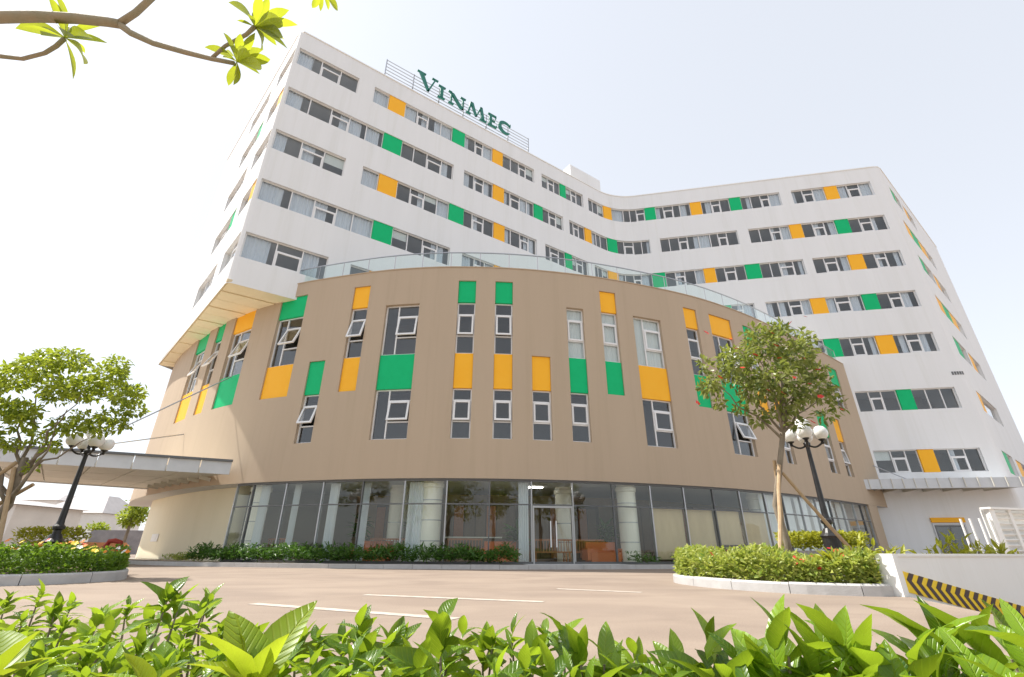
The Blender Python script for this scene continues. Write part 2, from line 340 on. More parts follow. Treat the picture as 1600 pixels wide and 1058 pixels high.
# ================================================================== GROUND
RAMP_O=Vector((6.2,8.32,0)); RAMP_D=Vector((.92,.392,0)).normalized(); RAMP_N=Vector((RAMP_D.y,-RAMP_D.x,0))   # ramp wall: start, direction, side of the ramp
def ground():
    from mathutils.geometry import tessellate_polygon
    def rp(l,w,z=0): p=RAMP_O+RAMP_D*l+RAMP_N*w; return (p.x,p.y,z)
    mo=(4.9,4.5); hole=[rp(.05,.0),(*mo,0),rp(45,3.9),rp(45,.0)]
    outer=[(-3000,-3000,0),(3000,-3000,0),(3000,3000,0),(-3000,3000,0)]; tris=tessellate_polygon([[Vector(p) for p in outer],[Vector(p) for p in hole]])
    b=B(); b.v=outer+hole
    for t in tris:
        p,q,r=(Vector(b.v[i]) for i in t); b.f.append(tuple(t) if (q-p).cross(r-p).z>0 else tuple(t)[::-1])
    tag(obj('ground',b,'ground'),kind='structure')
    r=B(); r.quad((*mo,0),rp(14,3.9,-3.4),rp(14,0,-3.4),rp(.05,0)); r.quad(rp(14,3.9,-3.4),rp(45,3.9,-4.2),rp(45,0,-4.2),rp(14,0,-3.4)); r.poly([(*mo,0),rp(45,3.9),rp(45,3.9,-4.2),rp(14,3.9,-3.4)])
    tag(obj('ramp_road',r,'ground'),kind='structure')
    for k,(a,c) in enumerate((((-3.3,6.86),(-.55,5.5)),((-2.25,8.22),(.45,7.25)),((.85,9.62),(2.2,8.9)))):
        d=Vector((c[0]-a[0],c[1]-a[1],0)).normalized(); n=Vector((-d.y,d.x,0))*.085; a=Vector((*a,.004)); c=Vector((*c,.004))
        tag(obj('road_marking',B().quad(a-n,c-n,c+n,a+n),'line'),kind='structure')
ground()

# ================================================================== HOSPITAL BUILDING
HB=thing('hospital_building','white multi-storey curved hospital with brown rounded podium and green and orange panels','building',(2,30,0))
ZT=32.65; ZS=12.88; ZP=13.83; ZG=3.39
ROWZ={1:(29.58,31.11),2:(25.82,27.35),3:(22.12,23.65),4:(18.33,19.80),5:(14.50,16.09),6:(10.07,11.64),7:(5.65,7.23)}
ROWS={1:[('cwd',[.12,1.63,2.9,4.11]),('cocwhcghwcoddwd',[5.24,6.39,7.63,8.63,9.54,10.61,11.6,12.68,13.67,14.41,15.32,16.31,17.14,17.97,18.71,19.54]),('dwdgdwd',[20.36,21.11,21.85,22.51,23.17,23.83,24.5,25.24]),('dddocddwgcwdcohwdghdwc',[25.89,26.55,27.21,27.89,28.79,30.01,30.63,31.24,32.04,33.03,33.79,34.67,35.3,36.26,37.26,38.17,38.96,39.8,40.79,41.67,42.54,43.26,44.21]),('hwcocwc',[45.2,46.16,47.03,47.99,49.05,49.89,50.85,51.8])],
2:[('cdwccgddwc',[.12,1.52,2.86,4.05,5.2,6.41,7.75,8.7,9.73,10.91,11.86]),('cwcocwccgdwd',[12.77,13.72,14.59,15.45,16.48,17.11,18.06,18.77,19.51,20.42,21.13,21.92,22.63]),('dwdocddgdwdh',[23.34,23.89,24.53,25.23,26.02,26.65,27.2,28.02,29.04,29.73,30.6,31.35,32.11]),('ddwhcdwd',[33.03,33.87,34.71,35.48,36.47,37.47,38.16,38.92,39.84]),('ddwcodwhgdwh',[40.79,41.71,42.63,43.47,44.23,45.23,46.15,47.06,47.94,49.01,49.89,50.81,51.88])],
3:[('hwd',[.12,1.65,3.0,4.28]),('codwdcgdwdocdwc',[5.4,6.53,7.81,8.79,9.84,10.82,11.78,12.97,13.72,14.7,15.6,16.58,17.18,18.08,18.91,19.66]),('dwdgdwd',[20.54,21.14,22.04,22.72,23.47,24.0,24.75,25.28]),('dddocdwcgdwdcodwdgddwh',[26.05,26.57,27.1,27.75,28.83,29.54,30.31,30.96,31.91,33.05,33.93,34.74,35.62,36.35,37.31,38.12,39.0,39.81,41.02,41.87,42.6,43.71,44.51]),('dwhodwh',[45.24,46.17,47.12,48.0,49.14,50.06,50.87,51.97])],
4:[('ccwccgddwh',[.12,1.78,3.07,4.35,5.35,6.63,7.91,8.98,10.05,11.12,12.04]),('cwcodwdgcwd',[12.99,14.06,14.91,15.7,16.65,17.34,18.33,19.33,20.33,21.33,22.18,23.04]),('dwdgwc',[34.41,35.25,36.1,36.94,38.0,38.91,39.82]),('ccwcocwcgdwc',[40.7,41.69,42.53,43.45,44.15,45.3,46.05,47.1,48.02,49.1,49.99,50.83,51.89])],
5:[('cwc',[.12,1.7,3.05,4.4]),('docwd',[5.68,6.83,7.98,9.6,10.95,12.3]),('cgdwhohwc',[43.02,44.26,45.38,46.19,47.06,47.96,49.18,50.09,50.97,51.91])],
6:[('dwdgddd',[45.29,46.25,47.08,48.1,49.08,50.01,50.97,51.86])],
7:[('dwdodwd',[45.28,46.43,47.33,48.11,49.1,50.04,51.0,51.91])]}
# end walls: left flank (negative s) and right end (s past the rounded corner)
for r in range(1,6):
    if r%2: ROWS[r]+=[('dw',[-3.0,-1.6,-.14]),('dcd',[-8.6,-7.2,-5.8,-4.3])]
    else:   ROWS[r]+=[('do',[-2.6,-1.0,-.14]),('dwdg',[-8.2,-7.0,-5.9,-4.7,-3.6])]
e0=54.2
for r,t in {1:[('gd',[0,1.6,3.0]),('od',[4.0,5.6,7.4])],2:[('ogod',[0,2.2,4.8,7.2,9.6])],3:[('gd',[0,2.0,4.2]),('od',[4.6,6.6,9.4])],4:[('ogod',[0,2.4,4.8,7.2,9.4])],5:[('gd',[0,2.4,4.6]),('od',[5.2,7.4,10.2])],6:[('od',[.2,2.0,8.2])],7:[('gd',[.3,2.6,4.6]),('od',[6.0,9,12])]}.items():
    ROWS[r]+=[(c,[round(e0+x,2) for x in xs]) for c,xs in t]

def frame_run(name,P,cells,bs,z0,z1,d,parent,mid='glass',off=0):
    """one window of several lights: the white frame is the part, panes, sashes and curtains its sub-parts"""
    f=B(); t=.055; dd=.07
    n=len(cells)
    for k in range(n):
        a,c=bs[k],bs[k+1]
        sbox(f,P,a,c,z0,z0+t,d-dd,d); sbox(f,P,a,c,z1-t,z1,d-dd,d)
        sbox(f,P,a,a+(t if k==0 else t*.6),z0+t,z1-t,d-dd,d+.002)
        sbox(f,P,c-(t if k==n-1 else t*.6),c,z0+t,z1-t,d-dd,d+.002)
        if cells[k]=='w': zt=z0+(z1-z0)*.66; sbox(f,P,a+.03,c-.03,zt-.03,zt+.03,d-dd,d+.004)
    fr=obj(name,f,'frame',parent)
    for k in range(n):
        a,c=bs[k]+.035,bs[k+1]-.035; ty=cells[k]
        if ty=='w':
            zt=z0+(z1-z0)*.66
            obj('pane',sbox(B(),P,a,c,zt+.03,z1-t,d-.045,d-.035),mid,fr)
            q=B(); w=.085; o0,o1=d-.04,d+.035
            sbox(q,P,a,c,z0+t,z0+t+w,o0,o1); sbox(q,P,a,c,zt-.03-w,zt-.03,o0,o1); sbox(q,P,a,a+w,z0+t+w,zt-.03-w,o0,o1); sbox(q,P,c-w,c,z0+t+w,zt-.03-w,o0,o1)
            obj('sash',q,'frame',fr)
            obj('pane',sbox(B(),P,a+w,c-w,z0+t+w,zt-.03-w,d-.015,d-.005),mid,fr)
        else:
            obj('pane',sbox(B(),P,a,c,z0+t,z1-t,d-.045,d-.035),mid,fr)
        if ty in 'ch' or (ty=='w' and random.random()<.35):
            w=c-a; u0,u1=(a,c) if ty=='c' else ((a,a+w*random.uniform(.35,.6)) if random.random()<.5 else (c-w*random.uniform(.35,.6),c))
            if ty=='c' and random.random()<.4: u1=u0+w*random.uniform(.6,.85)
            b=B(); m=max(6,int((u1-u0)/.06)); pts=[P.at(u0+(u1-u0)*i/m, d-.16+.04*math.sin(i*1.9+random.random())) for i in range(m+1)]
            for p,q in zip(pts,pts[1:]): b.quad((*p,z0-.25),(*q,z0-.25),(*q,z1+.12),(*p,z1+.12))
            obj('curtain',b,'curtain',fr)
        elif ty=='d' and random.random()<.16:
            obj('blind',sbox(B(),P,a+.01,c-.01,z1-(z1-z0)*random.uniform(.3,.6),z1-.06,d-.13,d-.11),'cream',fr)
    return fr
def build_tower():
    holes=[]
    for r,gs in ROWS.items():
        z0,z1=ROWZ[r]
        for cells,bs in gs: holes.append((bs[0]+SC0,bs[-1]+SC0,z0,z1))
    s_mid=SC0+27
    obj('tower_wall',swall(TOW,0,TOW.L,0,ZT,holes,.30,cut=lambda s,z:(s<s_mid and z<ZS)),'white',HB) if False else None
    zc=sorted({ZS})
    H2=holes+[]
    # grid needs the soffit level as a break: add it through a zero-width marker opening
    b=swall(TOW,0,TOW.L,0,ZT,H2+[(s_mid,s_mid+1e-5,ZS,ZS+1e-5)],.30,cut=lambda s,z:(s<s_mid and z<ZS))
    obj('tower_wall',b,'white',HB)
    for r,gs in ROWS.items():
        z0,z1=ROWZ[r]
        for cells,bs in gs:
            bs=[x+SC0 for x in bs]; run='';rb=[bs[0]]
            for k,c in enumerate(cells+'|'):
                if c in 'go|':
                    if run: frame_run('window',TOW,run,rb,z0,z1,-.16,HB)
                    if c!='|':
                        obj('green_panel' if c=='g' else 'orange_panel',sbox(B(),TOW,bs[k]+.01,bs[k+1]-.01,z0+.008,z1-.008,-.26,-.05),'green' if c=='g' else 'orange',HB)
                        run='';rb=[bs[k+1]]
                else: run+=c; rb.append(bs[k+1])
    # parapet coping and roof
    b=B(); sbox(b,TOW,0,TOW.L,ZT,ZT+.09,-.42,.05,step=.5); obj('coping',b,'white2',HB)
    inner=mitre(T_KEY,-.3); back=[(37,60),(8,56),(-20,46)]
    obj('roof',B().prism(inner+back,31.7,31.9),'roof',HB)
    b=B(); 
    pb=[T_KEY[-1],(36,62),(7,57),(-22,47),T_KEY[0]]
    for p,q in zip(pb,pb[1:]): b.quad((*p,ZS if p[0]<5 else 0),(*q,ZS if q[0]<5 else 0),(*q,ZT),(*p,ZT))
    obj('rear_wall',b,'white',HB)
    # rooms behind the windows: partition core and ceilings
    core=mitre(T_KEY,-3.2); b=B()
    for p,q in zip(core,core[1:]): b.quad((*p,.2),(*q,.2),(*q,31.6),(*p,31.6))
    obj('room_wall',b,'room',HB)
    b=B(); k2=mitre(T_KEY,-.31)
    for r,(z0,z1) in ROWZ.items():
        for z in (z1+.22,z0-.75):
            for i in range(len(core)-1):
                if z<ZS+.1 and i<2: continue
                b.quad((*k2[i],z),(*k2[i+1],z),(*core[i+1],z),(*core[i],z))
    obj('room_ceiling',b,'ceil',HB)
    # soffit boards of the overhanging wing
    u=Vector((.8286,.5600,0)); e=(Vector((*T_KEY[0],0))-Vector((*T_KEY[1],0))); Ls=e.length; e.normalize(); o=Vector((*T_KEY[1],0))
    sf=obj('soffit',B().hexa([o+e*.01+u*.01+Vector((0,0,ZS+.06)),o+u*18+Vector((0,0,ZS+.06)),o+u*18+e*Ls+Vector((0,0,ZS+.06)),o+e*Ls+Vector((0,0,ZS+.06)),o+Vector((0,0,ZS+.2)),o+u*18+Vector((0,0,ZS+.2)),o+u*18+e*Ls+Vector((0,0,ZS+.2)),o+e*Ls+Vector((0,0,ZS+.2))]),'soffit2',HB)
    n=14
    for k in range(n):
        a=o+e*(Ls*k/n+.05)+u*.1; c=o+e*(Ls*(k+1)/n-.05)+u*.1; z0=ZS-.02 if k%2 else ZS+.012; z1=ZS+.058
        obj('soffit_board',B().hexa([a+Vector((0,0,z0)),a+u*17.8+Vector((0,0,z0)),c+u*17.8+Vector((0,0,z0)),c+Vector((0,0,z0)),a+Vector((0,0,z1)),a+u*17.8+Vector((0,0,z1)),c+u*17.8+Vector((0,0,z1)),c+Vector((0,0,z1))]),'soffit',sf)
    # roof-top plant rooms
    n_=Vector((-.56,.8286,0))
    def rbox(name,s0,s1,d0,d1,zt):
        p=[o+u*s0+n_*d0,o+u*s1+n_*d0,o+u*s1+n_*d1,o+u*s0+n_*d1]
        obj(name,B().prism([(q.x,q.y) for q in p],31.9,zt),'white',HB)
    rbox('stair_head',24.6,28.6,.7,6,35.1)
    obj('stair_head',B().prism([(36.9,35.75),(40.5,38.6),(38,42),(34.4,39.0)],31.9,35.7),'white',HB)
    # vent grille on the right wing
    b=B(); 
    for k in range(5): sbox(b,TOW,SC0+52.05+k*.17,SC0+52.17+k*.17,12.55,12.8,.002,.02)
    obj('vent_grille',b,'dark',HB)
build_tower()

PODC=[('gwo',10.6,12.5,(13.05,11.85,9.12,7.38),'W',20),('gwo',13.65,14.7,(13.05,11.85,9.12,7.38),'n',24),('owg',15.8,17.75,(13.05,11.82,9.1,7.38),'W',20),('gwo',19.71,21.46,(13.05,11.82,9.1,7.38),'W',22),
('owo',24.28,25.2,(13.05,11.82,9.1,7.38),'n',18),('gw',22.4,23.3,(9.08,7.38,5.05),'n',20),('wgw',26.2,27.93,(11.78,9.1,7.38,5.05),'W',11),('gwow',29.83,30.71,(13.05,11.84,9.1,7.38,5.06),'n',6),
('gwow',31.68,32.56,(13.05,11.84,9.1,7.38,5.06),'n',7),('ow',33.48,34.38,(9.06,7.38,5.06),'n',0),('Cgw',35.3,36.2,(11.84,9.12,7.38,5.06),'n',0),('oCg',37.17,38.08,(13.05,11.86,9.12,7.40),'n',0),
('Cow',39.0,40.7,(11.86,9.12,7.40,5.07),'W',0),('owg',42.36,43.28,(13.0,11.8,9.05,7.30),'n',0),('owgw',44.26,46.06,(13.0,11.8,9.0,7.34,5.08),'W',20),('gwo',47.2,48.1,(13.0,11.8,9.05,7.34),'n',10),
('ow',48.7,49.7,(8.95,7.36,5.02),'n',0),('gw',53.85,55.15,(8.8,7.25,4.98),'n',0),('ow',56.3,57.4,(8.75,7.25,4.98),'n',8),('gw',58.2,59.9,(12.9,11.65,9.9),'n',0)]
def pod_window(P,s0,s1,z0,z1,kind,ang,blind):
    d=-.17; f=B(); t=.06; dd=.08
    sbox(f,P,s0,s1,z0,z0+t,d-dd,d); sbox(f,P,s0,s1,z1-t,z1,d-dd,d); sbox(f,P,s0,s0+t,z0+t,z1-t,d-dd,d+.002); sbox(f,P,s1-t,s1,z0+t,z1-t,d-dd,d+.002)
    a,c=s0+t,s1-t
    if kind=='W': m=s0+(s1-s0)*.38; sbox(f,P,m-t/2,m+t/2,z0+t,z1-t,d-dd,d+.002); left=a; a=m+t/2
    za=z0+(z1-z0)*.345; zb=z0+(z1-z0)*.765
    for z in (za,zb): sbox(f,P,a,c,z-.03,z+.03,d-dd,d+.004)
    fr=obj('window',f,'frame',HB)
    if kind=='W': obj('pane',sbox(B(),P,left,m-t/2,z0+t,z1-t,d-.05,d-.04),'glass',fr)
    obj('pane',sbox(B(),P,a,c,z0+t,za-.03,d-.05,d-.04),'glass',fr); obj('pane',sbox(B(),P,a,c,zb+.03,z1-t,d-.05,d-.04),'glass',fr)
    # top-hung sash, swung out about its head
    A=math.radians(ang); w=.085; z2=zb-.03; h=z2-(za+.03)
    def pt(s,k,o):   # k: distance below the hinge, o: outward from sash plane
        x=d+.0+o*math.cos(A)+k*math.sin(A); z=z2-k*math.cos(A)+o*math.sin(A); q=P.at(s,x); return (q[0],q[1],z)
    def pbox(b,sa,sb,k0,k1,o0,o1):
        b.hexa([pt(sa,k1,o1),pt(sb,k1,o1),pt(sb,k1,o0),pt(sa,k1,o0),pt(sa,k0,o1),pt(sb,k0,o1),pt(sb,k0,o0),pt(sa,k0,o0)])
    q=B(); a2,c2=a+.005,c-.005
    pbox(q,a2,c2,0,w,-.02,.05); pbox(q,a2,c2,h-w,h,-.02,.05); pbox(q,a2,a2+w,w,h-w,-.02,.05); pbox(q,c2-w,c2,w,h-w,-.02,.05)
    obj('sash',q,'frame',fr); g=B(); pbox(g,a2+w,c2-w,w,h-w,.01,.02); obj('pane',g,'glass',fr)
    if blind:
        b=B(); m_=max(6,int((s1-s0)/.07)); pts=[P.at(s0+(s1-s0)*i/m_,d-.12+.02*math.sin(i*2.1)) for i in range(m_+1)]
        for p,r in zip(pts,pts[1:]): b.quad((*p,z0),(*r,z0),(*r,z1),(*p,z1))
        obj('curtain',b,'cream',fr)
def build_podium():
    holes=[(s0,s1,lv[-1],lv[0]) for c,s0,s1,lv,k,a in PODC]
    obj('podium_wall',swall(POD,0,POD.L,ZG,ZP,holes,.34),'brown',HB)
    for c,s0,s1,lv,kind,ang in PODC:
        for k,ch in enumerate(c):
            z1,z0=lv[k],lv[k+1]
            if ch in 'go': obj('green_panel' if ch=='g' else 'orange_panel',sbox(B(),POD,s0+.008,s1-.008,z0+.006,z1-.006,-.30,-.07,step=.7),'green' if ch=='g' else 'orange',HB)
            else: pod_window(POD,s0,s1,z0,z1,kind,ang,ch=='C')
    # end return to the white wing, parapet inner face, roof, soffit
    b=B(); e=POD.at(POD.L); b.quad((*e,0),(e[0]+.9,e[1]+.9,0),(e[0]+.9,e[1]+.9,ZP),(*e,ZP)); obj('end_wall',b,'brown',HB)
    b=B(); sbox(b,POD,.1,POD.L-.1,ZP,ZP+.05,-.40,.035,step=.6); obj('podium_coping',b,'brown',HB)
    b=B(); n=80
    for k in range(n):
        a,c=POD.L*k/n,POD.L*(k+1)/n
        b.quad((*POD.at(a,-.36),12.7),(*POD.at(c,-.36),12.7),(*POD.at(c,-.36),ZP),(*POD.at(a,-.36),ZP))
    obj('parapet_inside',b,'white2',HB)
    pts=[POD.at(POD.L*k/60,-.36) for k in range(61)]
    obj('podium_roof',B().prism(pts+[(24,44),(-14,50)],12.45,12.7),'roof',HB)
    b=B(); n=70
    for k in range(n):
        a,c=POD.L*k/n,POD.L*(k+1)/n; b.quad((*POD.at(a,0),ZG),(*POD.at(a,-9),ZG+.003),(*POD.at(c,-9),ZG+.003),(*POD.at(c,0),ZG))
    obj('lobby_ceiling',b,'ceil',HB)
    b=B()
    for k in range(n):
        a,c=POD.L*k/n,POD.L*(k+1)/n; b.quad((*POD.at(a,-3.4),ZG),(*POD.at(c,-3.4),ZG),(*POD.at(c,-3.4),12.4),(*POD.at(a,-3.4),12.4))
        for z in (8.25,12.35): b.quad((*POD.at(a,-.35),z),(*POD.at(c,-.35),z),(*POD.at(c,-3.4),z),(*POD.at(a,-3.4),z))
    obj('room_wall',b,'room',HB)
    # ground floor: recessed plain wall on the left, lobby behind
    b=B(); 
    for k in range(24):
        a,c=6+13.3*k/24,6+13.3*(k+1)/24; b.quad((*POD.at(a,-1.0),0),(*POD.at(c,-1.0),0),(*POD.at(c,-1.0),ZG),(*POD.at(a,-1.0),ZG))
    p,q=POD.at(19.3,-1.0),POD.at(19.45,-.2); b.quad((*p,0),(*q,0),(*q,ZG),(*p,ZG)); obj('side_wall',b,'beige',HB)
    obj('wall_plinth',sbox(B(),POD,6,19.25,0,.13,-1.0,-.75,step=.6),'kerb',HB)
    obj('wall_notice',sbox(B(),POD,9.0,10.3,1.0,1.4,-.99,-.96),'white2',HB)
    obj('jamb',sbox(B(),POD,58.4,59.9,0,ZG,-.6,-.02),'brown',HB)
    obj('lobby_floor',B().prism([POD.at(6+53*k/50,-.05) for k in range(51)]+[(26,40),(-10,38)],.0,.13),'floor',HB)
    b=B()
    for k in range(50):
        a,c=8+50*k/50,8+50*(k+1)/50; b.quad((*POD.at(a,-6.5),0),(*POD.at(c,-6.5),0),(*POD.at(c,-6.5),ZG),(*POD.at(a,-6.5),ZG))
    obj('lobby_wall',b,'lobby',HB)
    # curtain wall
    mull=[19.5,20.53,22.38,24.26,26.15,28.02,29.82,31.62,33.4,35.2,37.05,38.93,40.72,42.42,44.15,46.05,47.6,49.3,51.0,52.7,54.4,56.1,57.3,58.38]
    g=-.16; b=B()
    sbox(b,POD,mull[0],mull[-1],.13,.22,g-.06,g+.04,step=1)
    cw=obj('curtain_wall',b,'dark',HB); obj('head_rail',sbox(B(),POD,mull[0],mull[-1],ZG-.09,ZG-.004,g-.06,g+.04,step=1),'dark',cw)
    for i,m in enumerate(mull):
        b=B(); sbox(b,POD,m-.026,m+.026,.22,ZG-.09,g-.08,g+.045); obj('mullion',b,'dark' if i%3==1 else 'steel',cw)
    for i,(a,c) in enumerate(zip(mull,mull[1:])):
        zt=2.38
        obj('transom',sbox(B(),POD,a+.026,c-.026,zt-.025,zt+.025,g-.05,g+.035),'dark',cw)
        obj('pane',sbox(B(),POD,a+.026,c-.026,zt+.025,ZG-.09,g-.015,g-.005),'glassp',cw)
        if i==8: continue
        obj('pane',sbox(B(),POD,a+.026,c-.026,.22,zt-.025,g-.015,g-.005),'glassp',cw)
    # glass entrance door with two pull bars
    a,c=33.44,35.16; b=B(); t=.06
    sbox(b,POD,a,a+t,.14,2.34,g-.05,g+.06); sbox(b,POD,c-t,c,.14,2.34,g-.05,g+.06); sbox(b,POD,a+t,c-t,2.26,2.34,g-.05,g+.06); m=(a+c)/2
    dr=obj('entrance_door',b,'steel',HB)
    for s0,s1 in ((a+t+.01,m-.008),(m+.008,c-t-.01)): obj('door_leaf',sbox(B(),POD,s0,s1,.15,2.25,g-.01,g+.0),'glassp',dr)
    for s in (m-.12,m+.12):
        b=B(); sbox(b,POD,s-.022,s+.022,.75,1.75,g+.05,g+.09); sbox(b,POD,s-.012,s+.012,.9,.93,g,g+.05); sbox(b,POD,s-.012,s+.012,1.57,1.6,g,g+.05); obj('pull_handle',b,'frame',dr)
    # lobby columns and blinds
    for s,dp in ((20.25,-.85),(26.9,-2.6),(29.1,-.85),(35.6,-2.6),(38.1,-.85),(46.6,-1.0),(55.3,-1.0)):
        p=POD.at(s,dp); r=.42
        c_=obj('lobby_column',B().lathe((p[0],p[1],0),[(r,.13),(r,3.05),(r+.05,3.1),(r+.05,3.25),(r,3.3),(r,ZG)],28),'col',HB,smooth=False)
        for z in (.95,1.75,2.55): obj('column_band',B().lathe((p[0],p[1],0),[(r,z),(r+.012,z+.003),(r+.012,z+.04),(r,z+.043)],28),'steel',c_)
    for s0,s1,dp in ((29.7,33.2,-3.9),(33.6,38.6,-4.6),(24.6,28.0,-4.4),(39.0,44.0,-3.0)):
        pw=obj('lobby_partition',sbox(B(),POD,s0,s1,.13,2.75,dp-.12,dp,step=1),'walnut',HB)
        for k in range(int((s1-s0)/.6)): obj('partition_panel',sbox(B(),POD,s0+.05+k*.6,s0+.58+k*.6,.3,2.6,dp+.002,dp+.03),'walnut2' if k%3 else 'oak',pw)
    for s0,s1,z0 in ((39.05,40.62,.3),(40.82,42.32,.3),(42.5,44.05,.9),(44.25,45.95,.3)):
        obj('roller_blind',sbox(B(),POD,s0,s1,z0,2.36,g-.14,g-.12),'tan',HB)
    for s0,s1 in ((46.2,47.5),(47.7,49.2),(49.5,50.8),(51.2,52.6),(52.9,54.2),(54.5,55.9),(24.35,24.8),(32.9,33.35),(20.6,21.1),(28.1,28.75),(26.0,26.3),(22.5,22.8)):
        b=B(); k_=14; pts=[POD.at(s0+(s1-s0)*i/k_,g-.4+.05*math.sin(i*2.1)) for i in range(k_+1)]
        for p,q in zip(pts,pts[1:]): b.quad((*p,.2),(*q,.2),(*q,3.3),(*p,3.3))
        obj('lobby_curtain',b,'curtain',HB)
    for s,dp in ((34.1,-2.4),):
        obj('ceiling_light',sbox(B(),POD,s-.35,s+.35,ZG-.05,ZG-.012,dp-.3,dp+.0),'lamp',HB)
    # security camera dome on the podium edge
    p=POD.at(17.9,.06); obj('wall_camera',B().tube([(*POD.at(17.9,0),4.02),(p[0],p[1],4.0),(p[0]+.1,p[1]-.15,3.97)],[.03,.03,.06],8),'black',HB)
    # glass railing on the terrace edge
    b=B(); sbox(b,POD,20.2,POD.L-.6,14.86,14.90,-.235,-.18,step=.8); gr=obj('glass_railing',b,'steel',HB)
    n=int((POD.L-.6-20.2)/1.5)
    for k in range(n+1):
        s=20.2+(POD.L-20.8)*k/n; p=POD.at(s,-.207)
        obj('post',B().tube([(*p,ZP+.05),(*p,14.86)],.018,6),'steel',gr)
        if k<n: 
            s2=20.2+(POD.L-20.8)*(k+1)/n; obj('glass_panel',sbox(B(),POD,s+.04,s2-.04,ZP+.10,14.84,-.214,-.202),'rail',gr)
build_podium()
def build_canopies():
    # porte-cochere canopy on the left of the podium
    A,Bp,C,D=Vector((-12.7,21.75,0)),Vector((-20.5,18.2,0)),Vector((-25.2,24.6,0)),Vector((-20.9,28.2,0))
    z0,z1=3.55,4.25
    cp=obj('entrance_canopy',B().prism([(A.x-.3,A.y+.4),(Bp.x,Bp.y+.3),(C.x+.3,C.y-.1),(D.x,D.y-.1)],3.86,4.02),'canopy',HB)
    def seg(p,q,k): return p+(q-p)*k
    n=7
    for k in range(n):   # fascia panels along the front edge
        p,q=seg(A,Bp,k/n+.003),seg(A,Bp,(k+1)/n-.003); d=(q-p).normalized(); m=Vector((-d.y,d.x,0))*.1
        if m.y>0: m=-m
        b=B(); b.hexa([p+Vector((0,0,z0+.15)),q+Vector((0,0,z0+.15)),q-m+Vector((0,0,z0+.15)),p-m+Vector((0,0,z0+.15)),p+Vector((0,0,z1)),q+Vector((0,0,z1)),q-m+Vector((0,0,z1)),p-m+Vector((0,0,z1))])
        obj('fascia_panel',b,'fascia',cp)
    b=B(); b.bar(A+Vector((0,0,z1+.05)),Bp+Vector((0,0,z1+.05)),.22,.09); obj('edge_cap',b,'dark',cp)
    b=B(); b.bar(Bp+Vector((0,0,3.9)),C+Vector((0,0,3.9)),.2,.3); b.bar(C+Vector((0,0,3.9)),D+Vector((0,0,3.9)),.2,.3); obj('edge_beam',b,'fascia',cp)
    for i in range(5):       # underside panels with recessed joints
        for j in range(3):
            def P_(u,v): return seg(seg(A+Vector((-.4,.4,0)),Bp+Vector((.1,.3,0)),u),seg(D,C,u),v)
            u0,u1,v0,v1=i/5+.004,(i+1)/5-.004,j/3+.006,(j+1)/3-.006
            p=[P_(u0,v0),P_(u1,v0),P_(u1,v1),P_(u0,v1)]
            obj('soffit_panel',B().hexa([x+Vector((0,0,3.80)) for x in p]+[x+Vector((0,0,3.857)) for x in p]),'canopy',cp)
    for k in range(7):
        p=POD.at(11.6+k*1.0,.02); q=POD.at(11.6+k*1.0,.55); b=B(); b.bar((*p,3.66),(*q,3.72),.04,.16); obj('bracket',b,'canopy',cp)
    for s,z,e in ((17.1,9.0,Vector((-18.2,19.6,4.3))),(13.2,6.4,Vector((-20.6,20.4,4.3)))):
        p=POD.at(s,.02); obj('tie_rod',B().tube([(*p,z),e],.035,6),'steel',cp)
    # canopy over the side entrance on the right wing
    R=Path([(23.1,34.25),(33.4,32.27),(42,39.1)]); b=B()
    sbox(b,R,.2,10.4,4.62,4.72,-.02,2.2); cp=obj('side_canopy',b,'fascia',HB)
    sbox2=B(); sbox(sbox2,R,.0,10.6,4.36,4.98,2.2,2.32); obj('gutter_fascia',sbox2,'fascia',cp)
    for k in range(16): obj('gutter_bracket',sbox(B(),R,.2+k*.66,.24+k*.66,4.40,5.0,2.32,2.36),'canopy',cp)
    for k in range(8): obj('rib',sbox(B(),R,.3+k*1.2,.38+k*1.2,4.36,4.62,.0,2.18),'canopy',cp)
    obj('end_cap',sbox(B(),R,-.02,.03,4.35,5.02,.3,2.36),'fascia',cp)
    p=TOW.at(SC0+44.6,.01); q=R.at(3.9,1.9); obj('tie_rod',B().tube([(*p,6.4),(*q,4.72)],.03,6),'steel',cp)
    # door and its orange hood, low on the white wing
    sd=SC0+47.5
    dr=obj('side_door',sbox(B(),TOW,sd,sd+1.75,.0,2.25,.004,.03),'dark',HB)
    for k in range(2): obj('door_leaf',sbox(B(),TOW,sd+.08+k*.83,sd+.83+k*.83,.05,2.15,.032,.05),'glass',dr)
    obj('door_frame',sbox(sbox(sbox(B(),TOW,sd-.08,sd,.0,2.3,.004,.06),TOW,sd+1.75,sd+1.83,0,2.3,.004,.06),TOW,sd-.08,sd+1.83,2.3,2.38,.004,.06),'steel',dr)
    obj('door_hood',sbox(B(),TOW,sd-.1,sd+1.85,2.42,2.72,.004,.12),'orange',HB)
build_canopies()

